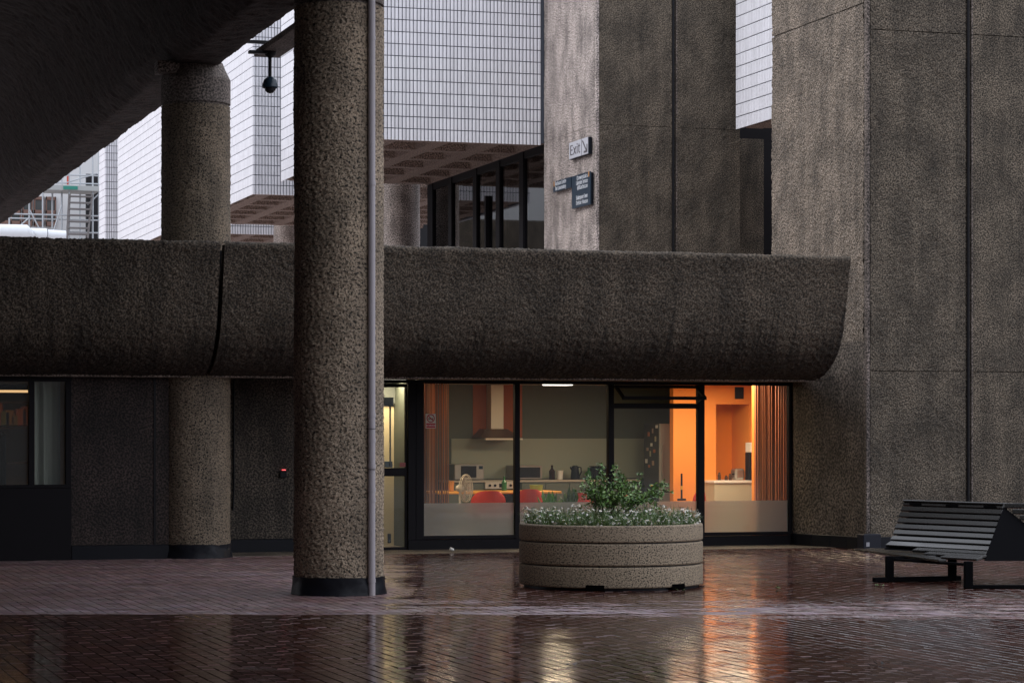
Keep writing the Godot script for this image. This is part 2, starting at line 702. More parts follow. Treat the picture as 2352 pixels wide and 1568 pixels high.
func overhead() -> void:
	var t := thing("overhead_walkway", "dark overhead concrete walkway with rough beam edge crossing the upper left", "walkway", Vector3(5.0, 6.65, -36.0))
	var path := [Vector3(6.55, 7.6, 3), Vector3(6.55, 6.70, 3), Vector3(6.50, 6.65, 3), Vector3(5.95, 6.65, 3), Vector3(5.75, 6.85, 3), Vector3(5.55, 7.35, 3), Vector3(5.25, 7.95, 3), Vector3(4.85, 8.4, 3), Vector3(4.4, 8.6, 3)]
	var g := path_grid(path, Vector3(0, 0, -65), 0.07)
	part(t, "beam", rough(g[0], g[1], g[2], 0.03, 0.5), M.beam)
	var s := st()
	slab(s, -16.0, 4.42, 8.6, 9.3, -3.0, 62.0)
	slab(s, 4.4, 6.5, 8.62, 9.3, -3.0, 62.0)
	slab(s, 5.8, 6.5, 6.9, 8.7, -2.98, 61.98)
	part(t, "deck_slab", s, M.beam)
	s = st()
	slab(s, 6.83, 7.17, 6.65, 6.73, 24.0, 32.8, 0.006)
	part(t, "service_tray", s, M.smooth)
	s = st()
	for d in [26.0, 29.0, 32.2]:
		s = st()
		slab(s, 6.5, 6.9, 6.735, 6.775, d, d + 0.06)
		part(t, "tray_bracket", s, M.black)
	# unseen mass added to close off light from the left under the walkway
	t = thing("added_wing", "unseen dark mass added under the walkway to close off light from the left", "building", Vector3(-11.0, 0, -28.0))
	s = st()
	slab(s, -15.9, -6.0, 0.0, 8.59, -2.9, 37.0)
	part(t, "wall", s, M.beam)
	# camera dome under the tray
	var cx := sx(620, 32.3)
	var base := Vector3(cx, 6.65, -32.3)
	var c := thing("dome_camera", "black dome security camera hanging on a short pole below the walkway", "camera", base - Vector3(0, 0.55, 0))
	s = st()
	lathe(s, base, [Vector2(0.03, -0.08), Vector2(0.07, -0.05), Vector2(0.085, -0.002), Vector2(0.0, -0.002)], 20)
	box(s, base + Vector3(-0.17, -0.022, 0.03), Vector3(0.24, 0.04, 0.1), 0.005)
	part(c, "mounting_plate", s, M.black)
	s = st()
	tube(s, [base + Vector3(0, -0.07, 0), base + Vector3(0, -0.37, 0)], 0.021, 12)
	part(c, "pole", s, M.black)
	s = st()
	lathe(s, base, [Vector2(0.098, -0.475), Vector2(0.104, -0.46), Vector2(0.099, -0.42), Vector2(0.08, -0.365), Vector2(0.045, -0.335), Vector2(0.0, -0.33)], 24)
	part(c, "housing", s, plain(0.012, 0.03, 0.05, 0.3))
	s = st()
	lathe(s, base, [Vector2(0.0, -0.55), Vector2(0.04, -0.537), Vector2(0.068, -0.508), Vector2(0.076, -0.476)], 24)
	part(c, "dome", s, plain(0.02, 0.02, 0.022, 0.08))


func parapet_profile() -> Array: # depth, height, bottom to top
	var key := [[33.56, 2.455], [33.40, 2.475], [33.22, 2.525], [33.05, 2.60], [32.90, 2.695], [32.77, 2.81], [32.67, 2.94], [32.59, 3.09], [32.53, 3.26], [32.475, 3.47], [32.43, 3.70], [32.38, 3.92], [32.335, 4.08], [32.33, 4.135], [32.355, 4.16], [32.42, 4.165], [32.52, 4.165]]
	var o := []
	for i in key.size() - 1:
		var a := Vector2(key[i][0], key[i][1])
		var b := Vector2(key[i + 1][0], key[i + 1][1])
		var n := maxi(1, int(a.distance_to(b) / 0.022))
		for k in n:
			o.append(a.lerp(b, float(k) / n))
	o.append(Vector2(key[-1][0], key[-1][1]))
	return o

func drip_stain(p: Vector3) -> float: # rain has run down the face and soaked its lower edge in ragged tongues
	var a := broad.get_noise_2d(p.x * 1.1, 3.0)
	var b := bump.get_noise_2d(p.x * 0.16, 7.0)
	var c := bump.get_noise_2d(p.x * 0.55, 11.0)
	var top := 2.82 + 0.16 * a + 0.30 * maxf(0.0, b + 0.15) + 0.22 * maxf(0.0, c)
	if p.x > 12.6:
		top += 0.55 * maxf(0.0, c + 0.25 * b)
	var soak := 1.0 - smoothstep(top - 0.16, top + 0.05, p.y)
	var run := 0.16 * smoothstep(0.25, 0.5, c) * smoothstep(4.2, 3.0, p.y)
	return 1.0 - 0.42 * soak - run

func parapets() -> void:
	var prof := parapet_profile()
	var ends := [[-1.5, 6.29, "left"], [6.345, 15.25, "right"]]
	for e in ends:
		var label: String = "long rough concrete parapet running behind the near column above the lit windows" if e[2] == "right" else "shaded rough concrete parapet left of the vertical joint"
		var t := thing("parapet", label, "parapet", Vector3((e[0] + e[1]) / 2, 2.455, -33.0))
		var nu := int((e[1] - e[0]) / 0.024) + 2
		var p := PackedVector3Array()
		p.resize(nu * prof.size())
		for j in prof.size():
			for i in nu:
				p[j * nu + i] = Vector3(lerpf(e[0], e[1], float(i) / (nu - 1)), prof[j].y, -prof[j].x)
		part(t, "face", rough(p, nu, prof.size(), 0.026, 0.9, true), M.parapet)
		var out := []
		for j in range(0, prof.size(), 4):
			out.append(Vector2(prof[j].x + 0.03, minf(prof[j].y + 0.025, 4.13)))
		out.append(Vector2(32.53, 4.13))
		out.append(Vector2(32.86, 3.15))
		out.append(Vector2(33.0, 2.95))
		out.append(Vector2(33.57, 2.54))
		var s := st()
		extrude(s, out, e[0] + 0.004, e[1] - 0.004)
		part(t, "core", s, M.parapet)
		s = st()
		slab(s, e[0], e[1], 2.428, 2.462, 33.535, 33.70, 0.006)
		part(t, "drip_lip", s, M.lip_lit)
		if e[2] == "left":
			s = st()
			slab(s, 6.2, 6.43, 3.05, 4.08, 32.74, 33.5)
			slab(s, 6.2, 6.43, 2.6, 3.052, 33.15, 33.5)
			part(t, "joint_filler", s, M.tar)


func columns() -> void:
	for k in 2:
		var px: float = [778.0, 449.0][k]
		var d: float = [25.7, 33.98][k]
		var c := Vector3(sx(px, d), 0, -d)
		var r := 0.465
		var lab: String = ["tall speckled concrete column in the foreground with a grey drainpipe", "shadowed round concrete column passing through the deck on the left"][k]
		var t := thing("column", lab, "column", c)
		var cell: float = [0.0155, 0.03][k]
		var g := round_grid(c, r, 0.12, 6.11, cell)
		part(t, "shaft", rough(g[0], g[1], g[2], 0.018, 1.25), M.column_shaded if k else M.column)
		var s := st()
		lathe(s, c, [Vector2(r - 0.02, 6.06), Vector2(r - 0.02, 6.135), Vector2(r + 0.005, 6.14), Vector2(r + 0.005, 6.47), Vector2(r - 0.06, 6.60), Vector2(r - 0.10, 6.70)], 64)
		if k == 1:
			box(s, Vector3(c.x - 0.42, 6.6, c.z + 0.15), Vector3(0.3, 0.16, 0.3), 0.01)
		part(t, "collar", s, M.smooth)
		# bitumen skirt, turned up round the foot and creased
		var p := PackedVector3Array()
		var nu := 97
		var nv := 12
		p.resize(nu * nv)
		for j in nv:
			for i in nu:
				var f := -TAU * i / (nu - 1)
				var v := float(j) / (nv - 1)
				var w := broad.get_noise_3d(c.x + cos(f) * 1.6, v * 0.7, sin(f) * 1.6)
				var rr := r + 0.016 + 0.022 * pow(1.0 - v, 2.0) + 0.018 * w * sin(v * PI) + 0.008 * w
				p[j * nu + i] = Vector3(c.x + rr * cos(f), lerpf(-0.01, 0.186 + 0.014 * w, v), c.z + rr * sin(f))
		part(t, "base_skirt", rough(p, nu, nv, 0.004), M.tar)
	# drainpipe on the near column
	var cc := Vector3(sx(778, 25.7), 0, -25.7)
	var right := Vector3(C, 0, S)
	var ahead := Vector3(S, 0, -C)
	var q := cc + right * 0.362 - ahead * 0.345
	var pt := thing("drainpipe", "grey drainpipe running down the right side of the near column", "drainpipe", q)
	var s := st()
	tube(s, [q + Vector3(0, 0.0, 0), q + Vector3(0, 6.6, 0)], 0.038, 20)
	part(pt, "pipe", s, M.pipe)
	for y in [0.155, 0.985, 1.09, 1.335, 1.60, 1.86, 4.25, 5.75]:
		s = st()
		tube(s, [q + Vector3(0, y - 0.02, 0), q + Vector3(0, y + 0.02, 0)], 0.0425, 20)
		part(pt, "coupling", s, M.pipe)
	for y in [1.30, 1.72]:
		s = st()
		tube(s, [q + Vector3(0, y - 0.003, 0), q + Vector3(0, y + 0.003, 0)], 0.043, 20)
		bar(s, q + Vector3(0, y, 0), q - right * 0.12 + ahead * 0.06 + Vector3(0, y, 0), 0.012, 0.006)
		part(pt, "clip", s, M.black)


func sheet_front(t: Node3D, called: String, x0: float, x1: float, y0: float, y1: float, d: float, cell: float, amp: float, m: Material) -> void:
	var g := flat_grid(Vector3(x0, y0, -d), Vector3(x1 - x0, 0, 0), Vector3(0, y1 - y0, 0), cell)
	part(t, called, rough(g[0], g[1], g[2], amp, 0.75), m)

func sheet_left(t: Node3D, called: String, x: float, d0: float, d1: float, y0: float, y1: float, cell: float, amp: float, m: Material) -> void: # d0 near, d1 far
	var g := flat_grid(Vector3(x, y0, -d1), Vector3(0, 0, d1 - d0), Vector3(0, y1 - y0, 0), cell)
	part(t, called, rough(g[0], g[1], g[2], amp, 0.75), m)

func towers() -> void:
	# near tower on the right
	var x0 := 15.9
	var d := 33.2
	var t := thing("tower", "tall hammered concrete tower pier on the right behind the bench", "tower", Vector3(17.5, 0, -34.8))
	var xj := sx(2225, d)
	var lifts := [0.17, 2.585, 7.52, 11.5]
	for i in 3:
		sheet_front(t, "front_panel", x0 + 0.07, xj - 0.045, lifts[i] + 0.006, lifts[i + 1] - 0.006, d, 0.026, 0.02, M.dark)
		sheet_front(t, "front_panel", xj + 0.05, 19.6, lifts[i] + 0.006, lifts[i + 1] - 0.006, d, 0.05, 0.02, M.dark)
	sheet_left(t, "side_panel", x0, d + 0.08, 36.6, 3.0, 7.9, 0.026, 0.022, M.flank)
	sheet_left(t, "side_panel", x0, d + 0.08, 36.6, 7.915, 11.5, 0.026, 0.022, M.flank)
	var s := st()
	slab(s, x0 + 0.03, 19.6, 2.9, 11.5, d + 0.03, 36.58)
	slab(s, x0 + 0.03, 19.6, 0.0, 2.95, d + 0.03, 35.25)
	part(t, "core", s, M.dark)
	s = st()
	slab(s, x0 + 0.004, x0 + 0.075, 0.16, 11.5, d + 0.006, d + 0.085, 0.012)
	part(t, "corner_strip", s, M.smooth)
	var path := [Vector3(15.60, 0.17, -35.2), Vector3(15.58, 0.17, -34.95), Vector3(15.66, 0.17, -34.55), Vector3(15.78, 0.17, -34.15), Vector3(15.86, 0.17, -33.75), Vector3(15.89, 0.17, -33.45), Vector3(15.905, 0.17, -33.26)]
	var g := path_grid(path, Vector3(0, 2.85, 0), 0.04)
	part(t, "curved_side", rough(g[0], g[1], g[2], 0.006), M.smooth_dark if M.has("smooth_dark") else M.dark)
	s = st()
	for i in path.size() - 1:
		var a: Vector3 = path[i]
		var b: Vector3 = path[i + 1]
		bar(s, Vector3(a.x - 0.005, 0.085, a.z), Vector3(b.x - 0.005, 0.085, b.z + 0.03), 0.05, 0.19, 0.006)
	slab(s, x0 - 0.02, 19.6, -0.01, 0.18, d - 0.022, d + 0.04, 0.006)
	part(t, "skirting", s, M.tar)
	s = st()
	tube(s, [Vector3(xj, 0.0, -d + 0.0), Vector3(xj, 11.5, -d + 0.0)], 0.021, 10)
	part(t, "conduit", s, M.black)
	s = st()
	slab(s, xj + 0.05, xj + 0.075, 0.17, 11.5, d - 0.006, d + 0.03, 0.004)
	part(t, "joint_trim", s, M.smooth)

	var w2 := thing("wall", "plain concrete wall running on to the right of the near tower", "wall", Vector3(28.0, 0, -33.6))
	s = st()
	slab(s, 19.62, 45.0, 0.0, 11.5, d + 0.25, d + 0.8)
	part(w2, "panel", s, M.dark)
	# far tower with the signs
	d = 46.6
	x0 = 16.5
	t = thing("tower", "pale-sided concrete tower pier carrying the exit sign and the blue signs", "tower", Vector3(18.0, 3.1, -48.2))
	xj = sx(1548, d)
	lifts = [3.1, 7.74, 13.0]
	for i in 2:
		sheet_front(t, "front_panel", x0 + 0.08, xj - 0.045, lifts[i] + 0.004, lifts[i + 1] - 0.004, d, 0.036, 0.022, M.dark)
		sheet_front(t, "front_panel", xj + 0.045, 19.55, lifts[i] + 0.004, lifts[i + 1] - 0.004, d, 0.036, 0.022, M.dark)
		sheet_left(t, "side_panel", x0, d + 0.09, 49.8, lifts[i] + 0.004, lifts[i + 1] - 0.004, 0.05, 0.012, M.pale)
	s = st()
	slab(s, x0 + 0.03, 19.5, 3.1, 13.0, d + 0.035, 49.8)
	slab(s, 19.5, 20.5, 3.1, 7.7, 47.6, 49.8)
	part(t, "core", s, M.dark)
	s = st()
	slab(s, x0 + 0.004, x0 + 0.085, 3.1, 13.0, d + 0.006, d + 0.1, 0.012)
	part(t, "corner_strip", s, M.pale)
	s = st()
	tube(s, [Vector3(xj - 0.01, 3.1, -d), Vector3(xj - 0.01, 13.0, -d)], 0.026, 10)
	part(t, "conduit", s, M.black)
	s = st()
	slab(s, xj + 0.045, xj + 0.075, 3.1, 13.0, d - 0.006, d + 0.03, 0.004)
	part(t, "joint_trim", s, M.smooth)
	# dark screen in the recess between the two towers
	var w := thing("louvre_screen", "dark slatted screen in the recess between the two towers", "screen", Vector3(21.4, 3.1, -49.0))
	s = st()
	slab(s, 20.5, 24.0, 3.1, 9.0, 49.0, 49.2)
	part(w, "backing", s, M.frame)
	for i in 7:
		s = st()
		slab(s, 20.55 + i * 0.16, 20.61 + i * 0.16, 3.15, 4.9, 48.93, 48.995, 0.006)
		part(w, "slat", s, M.frame)


func tile_mesh() -> ArrayMesh: # one glazed tile with a rounded face, facing +z, its back at z = 0
	var s := st()
	var w := 0.0308
	var h := 0.1140
	var prof := [Vector2(-w, 0.0), Vector2(-w, 0.010), Vector2(-w * 0.62, 0.0175), Vector2(0, 0.0205), Vector2(w * 0.62, 0.0175), Vector2(w, 0.010), Vector2(w, 0.0)]
	for i in prof.size() - 1:
		var a: Vector2 = prof[i]
		var b: Vector2 = prof[i + 1]
		poly(s, [Vector3(a.x, -h, a.y), Vector3(b.x, -h, b.y), Vector3(b.x, h, b.y), Vector3(a.x, h, a.y)], Vector3(a.y - b.y, 0, b.x - a.x))
	for y in [-h, h]:
		var cap := []
		for p in prof:
			cap.append(Vector3(p.x, y, p.y))
		poly(s, cap, Vector3(0, y, 0))
	return s.commit()

func tiled_blocks() -> void:
	var tm := tile_mesh()
	var pw := 0.0785
	var ph := 0.2465
	# x0, x1 of the tiled front, depth of the front, length back, top, label
	var rows := [
		[12.9, 16.5, 49.8, 9.1, 12.4, "white tiled block overhanging the glass doors beside the exit sign"],
		[12.9, 16.5, 62.1, 9.4, 13.4, "white tiled block seen behind the dome camera"],
		[12.9, 16.5, 74.5, 9.6, 13.4, "white tiled block behind the shadowed left column"],
		[12.9, 16.5, 87.0, 1.4, 13.4, "farthest white tiled block, beside the scaffolding"],
		[19.25, 20.5, 36.9, 9.2, 11.5, "white tiled block in the slot between the two concrete towers"]]
	for n in rows.size():
		var r: Array = rows[n]
		var x0: float = r[0]
		var x1: float = r[1]
		var d: float = r[2]
		var t := thing("tiled_block", r[5], "building", Vector3((x0 + x1) / 2, 7.7, -d - r[3] / 2), "white tiled blocks")
		var s := st()
		slab(s, x0 + 0.01, x1, 7.72, 8.2, d + 0.012, d + 0.09)
		slab(s, x0 + 0.01, x0 + 0.09, 7.72, 8.2, d + 0.09, d + r[3])
		slab(s, x0 + 0.01, x1, 8.2, r[4], d + 0.012, d + r[3])
		if n < 4:
			slab(s, x1, x1 + 3.4, 8.2, r[4], d + 0.05, d + r[3])
		part(t, "wall", s, M.grout)
		var wh := []
		var tints := []
		var front := []
		var nc := int((x1 - x0) / pw)
		var nr := int((r[4] - 7.7) / ph)
		for j in nr:
			var y := 7.7 + ph * (j + 0.5) - 0.03
			if n < 4:
				for i in nc:
					front.append(Vector3(x0 + pw * (i + 0.5), y, -d - 0.012))
			var nz := int(r[3] / pw)
			for i in nz:
				wh.append(Transform3D(Basis(Vector3(0, 0, 1), Vector3.UP, Vector3(-1, 0, 0)), Vector3(x0 + 0.01, y, -d - pw * (i + 0.5))))
				var v := rng.randf_range(0.88, 1.0)
				tints.append(Color(v, v, v * 1.01))
		var singles := 0
		for k in front.size():
			# the lowest rows of the nearest block in view are pieces of their own
			if n == 0 and singles < 300 and front[k].x > 13.05:
				part_at(t, "tile", tm, M.tile_plain if M.has("tile_plain") else tile_variant(), front[k])
				singles += 1
			else:
				wh.append(Transform3D(Basis(), front[k]))
				var v := rng.randf_range(0.87, 1.0)
				tints.append(Color(v, v, v * 1.01))
		many(t, "tile", tm, M.tile, wh, tints)
		# coffered soffit
		s = st()
		slab(s, x0 + 0.02, x1 + 3.4, 7.98, 8.1, d + 0.05, d + r[3] - 0.02)
		part(t, "soffit", s, M.board)
		var ribs := st()
		var nd := maxi(1, int(r[3] / 1.55))
		for i in nd + 1:
			var dd: float = d + 0.36 + i * (r[3] - 0.7) / nd
			extrude_rib(ribs, Vector3(x0 + 0.03, 7.985, -dd), Vector3(x1 + 3.3, 7.985, -dd), i == 0 or i == nd)
		for i in 5:
			var xx: float = x0 + 0.38 + i * 1.12
			extrude_rib(ribs, Vector3(xx, 7.984, -d - 0.05), Vector3(xx, 7.984, -d - r[3] + 0.05), false)
		part(t, "soffit_rib", ribs, M.board)
		if n < 2:
			for i in nd:
				for j in 3:
					s = st()
					var p := Vector3(x0 + 0.94 + j * 1.12, 7.92, -d - 0.36 - (i + 0.5) * (r[3] - 0.7) / nd)
					box(s, p, Vector3(0.24, 0.12, 0.24), 0.01)
					part(t, "downlight", s, M.black)

func tile_variant() -> Material:
	if not M.has("tile_set"):
		var set_ := []
		for k in 5:
			var v := 0.70 + 0.025 * k
			set_.append(plain(v, v, v * 1.045, 0.28))
		M.tile_set = set_
	return M.tile_set[rng.randi() % 5]

func extrude_rib(s: SurfaceTool, a: Vector3, b: Vector3, wide: bool) -> void: # hanging rib with sloped cheeks, its top at a.y
	var z := (b - a).normalized()
	var x := Vector3.UP.cross(z)
	var wt := 0.25
	var wb := 0.17
	var h := 0.275
	var c := []
	for p in [a, b]:
		c.append([p - x * wt, p + x * wt, p + x * wb - Vector3.UP * h, p - x * wb - Vector3.UP * h])
	for i in 4:
		var j := (i + 1) % 4
		var mid: Vector3 = (c[0][i] + c[0][j]) / 2 - (a - Vector3.UP * h * 0.5)
		poly(s, [c[0][i], c[0][j], c[1][j], c[1][i]], mid)
	poly(s, c[0], -z)
	poly(s, c[1], z)


func left_wall() -> void:
	# wall left of the shadowed column
	var d := 33.75
	var t := thing("wall", "unlit brown concrete wall left of the shadowed column", "wall", Vector3(4.5, 0, -34.0))
	var x0 := sx(163, d)
	var s := st()
	slab(s, x0, 6.25, 0.19, 2.455, d, d + 0.3)
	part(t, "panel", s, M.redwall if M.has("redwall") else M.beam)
	s = st()
	slab(s, x0, 6.25, -0.01, 0.185, d - 0.02, d + 0.3, 0.006)
	part(t, "skirting", s, M.tar)
	s = st()
	slab(s, sx(352, d), sx(357, d), 0.19, 2.45, d - 0.012, d - 0.001)
	part(t, "joint_strip", s, M.black)
	# wall right of the column
	d = 35.13
	t = thing("wall", "grey concrete wall between the two columns with a card reader", "wall", Vector3(7.4, 0, -35.2))
	var x1 := sx(795, d)
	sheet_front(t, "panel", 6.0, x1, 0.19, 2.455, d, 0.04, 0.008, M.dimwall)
	s = st()
	slab(s, 6.0, x1, 0.0, 2.5, d + 0.02, d + 0.25)
	slab(s, 6.0, 6.3, 0.0, 2.5, 33.9, d + 0.25)
	part(t, "core", s, M.dark)
	s = st()
	slab(s, 6.0, x1, -0.01, 0.185, d - 0.025, d + 0.03, 0.006)
	part(t, "skirting", s, M.tar)
	# card reader
	var at := Vector3(sx(649, d), sy(649, 1097, d), -d + 0.0)
	t = thing("card_reader", "small black card reader with a red light on the concrete wall", "card reader", at)
	s = st()
	box(s, at + Vector3(0, 0.05, 0.02), Vector3(0.10, 0.10, 0.04), 0.008)
	part(t, "case", s, M.black)
	s = st()
	box(s, at + Vector3(0.01, 0.112, 0.018), Vector3(0.055, 0.016, 0.03), 0.003)
	part(t, "red_light", s, glow(1.0, 0.02, 0.02, 1.2))
	# cable beside the column
	t = thing("cable", "thin black cable hanging down the concrete wall beside the shadowed column", "cable", Vector3(sx(536, d), 0.6, -d))
	s = st()
	tube(s, [Vector3(sx(536, d), 2.42, -d + 0.02), Vector3(sx(536, d), 0.9, -d + 0.02), Vector3(sx(534, d), 0.6, -d + 0.02)], 0.012, 6)
	part(t, "lead", s, M.black)

	# window at the far left
	d = 33.7
	t = thing("window", "dim two-pane window at the left edge under the parapet", "window", Vector3(2.7, 0, -d))
	var xa := sx(-120, d)
	var xb := sx(163, d)
	s = st()
	slab(s, xa, xb, 0.0, 0.955, d, d + 0.16)
	part(t, "lower_panel", s, M.frame)
	for e in [[xa, xb, 0.955, 1.0], [xa, xb, 2.365, 2.455]]:
		s = st()
		slab(s, e[0], e[1], e[2], e[3], d - 0.01, d + 0.12, 0.004)
		part(t, "frame", s, M.frame)
	for e in [[-120, -112], [65, 78], [150, 163]]:
		s = st()
		slab(s, sx(e[0], d), sx(e[1], d), 1.0, 2.365, d - 0.004, d + 0.1, 0.004)
		part(t, "mullion", s, M.frame)
	for e in [[-112, 65], [78, 150]]:
		s = st()
		poly(s, [Vector3(sx(e[0], d), 1.0, -d - 0.04), Vector3(sx(e[1], d), 1.0, -d - 0.04), Vector3(sx(e[1], d), 2.365, -d - 0.04), Vector3(sx(e[0], d), 2.365, -d - 0.04)], Vector3(0, 0, 1))
		part(t, "pane", s, M.glass)
	# the room behind it
	s = st()
	slab(s, xa - 0.3, xb + 0.5, -0.05, 0.0, d + 0.1, d + 3.4)
	slab(s, xa - 0.3, xb + 0.5, 2.46, 2.5, d + 0.15, d + 3.4)
	slab(s, xa - 0.3, xb + 0.5, 0.0, 2.46, d + 3.3, d + 3.4)
	slab(s, xa - 0.35, xa - 0.2, 0.0, 2.46, d, d + 3.3)
	slab(s, xb + 0.4, xb + 0.5, 0.0, 2.46, d + 0.3, d + 3.3)
	struct("store_room", s, plain(0.30, 0.22, 0.13, 0.8))
	var lx := sx(15, d + 1.5)
	var ly := sy(15, 899, d + 1.5)
	t = thing("strip_light", "warm strip light glowing inside the window at the left edge", "lamp", Vector3(lx, ly, -d - 1.5))
	s = st()
	slab(s, lx - 0.75, lx + 0.3, ly - 0.012, ly + 0.02, d + 1.45, d + 1.55, 0.006)
	part(t, "tube", s, glow(1.0, 0.62, 0.28, 0.9))
	s = st()
	slab(s, lx - 0.8, lx + 0.34, ly + 0.024, ly + 0.10, d + 1.42, d + 1.58, 0.006)
	part(t, "housing", s, M.black)
	area_lamp(Vector3(lx - 0.2, ly - 0.03, -d - 1.5), Vector2(1.0, 0.1), Color(1.0, 0.8, 0.55), 0.14)
	t = thing("grey_curtain", "pale grey-green curtain drawn behind the right pane of the left window", "curtain", Vector3(sx(108, d + 0.3), 0.2, -d - 0.3))
	drape(t, sx(78, d + 0.3), sx(137, d + 0.3), 0.2, 2.44, d + 0.3, 0.21, 0.04, plain(0.30, 0.335, 0.27, 0.9))
	t = thing("shelf_unit", "dark shelf unit with hanging clothes inside the left window", "shelf", Vector3(sx(30, d + 2.4), 0, -d - 2.4))
	s = st()
	for y in [0.5, 1.25, 1.75, 2.1]:
		slab(s, sx(-40, d + 2.4), sx(62, d + 2.4), y, y + 0.03, d + 2.2, d + 2.6)
	part(t, "shelf", s, plain(0.12, 0.07, 0.03, 0.7))
	for k in 7:
		s = st()
		var xx := sx(-30 + k * 13.0, d + 2.2)
		var hh := rng.randf_range(0.15, 0.34)
		slab(s, xx, xx + rng.randf_range(0.06, 0.16), 1.78, 1.78 + hh, d + 2.15, d + 2.4, 0.02)
		part(t, "carton", s, plain(rng.randf_range(0.1, 0.45), rng.randf_range(0.08, 0.2), 0.05, 0.8))
	s = st()
	slab(s, sx(-25, d + 2.0), sx(14, d + 2.0), 0.6, 1.72, d + 2.0, d + 2.2, 0.06)
	part(t, "coat", s, plain(0.02, 0.02, 0.03, 0.9))

func strings(t: Node3D, x0: float, x1: float, y0: float, y1: float, d: float) -> void: # a curtain of loose hanging strips
	var mats := []
	for k in 4:
		var m := plain(0.17 + 0.11 * k, 0.065 + 0.046 * k, 0.022 + 0.016 * k, 0.9)
		m.backlight_enabled = true
		m.backlight = lin(0.16, 0.06, 0.02)
		mats.append(m)
	var x := x0
	while x < x1:
		var w := rng.randf_range(0.008, 0.024)
		var s := st()
		var dd := d + rng.randf_range(-0.02, 0.02)
		bar(s, Vector3(x, y0, -dd), Vector3(x + rng.randf_range(-0.004, 0.004), y1, -dd), 0.004, w, 0.0, Vector3(0, 0, 1).rotated(Vector3.UP, PI / 2 + rng.randf_range(-0.6, 0.6)))
		part(t, "strand", s, mats[rng.randi() % 4])
		x += w * 0.8 + rng.randf_range(-0.002, 0.006)

func drape(t: Node3D, x0: float, x1: float, y0: float, y1: float, d: float, wave: float, amp: float, m: Material) -> void:
	var nu := int((x1 - x0) / 0.006) + 2
	var p := PackedVector3Array()
	p.resize(nu * 6)
	for j in 6:
		for i in nu:
			var x := lerpf(x0, x1, float(i) / (nu - 1))
			var w := sin(x * TAU / wave + 1.7 * sin(x * 9.0)) * amp * (1.0 - 0.03 * j) + 0.4 * amp * sin(x * TAU / wave * 2.3 + j * 0.15)
			p[j * nu + i] = Vector3(x, lerpf(y0, y1, j / 5.0), -d + w)
	var mesh := rough(p, nu, 6, 0.0)
	part(t, "cloth", mesh, m)

func area_lamp(at: Vector3, size: Vector2, c: Color, e: float) -> void:
	var l := AreaLight3D.new()
	l.name = numbered("area_light")
	l.position = at
	l.rotation.x = -PI / 2
	l.area_size = size
	l.light_color = c
	l.light_energy = e
	l.shadow_enabled = true
	l.set("area_range", 30.0)
	add_child(l)


const FD := 35.13

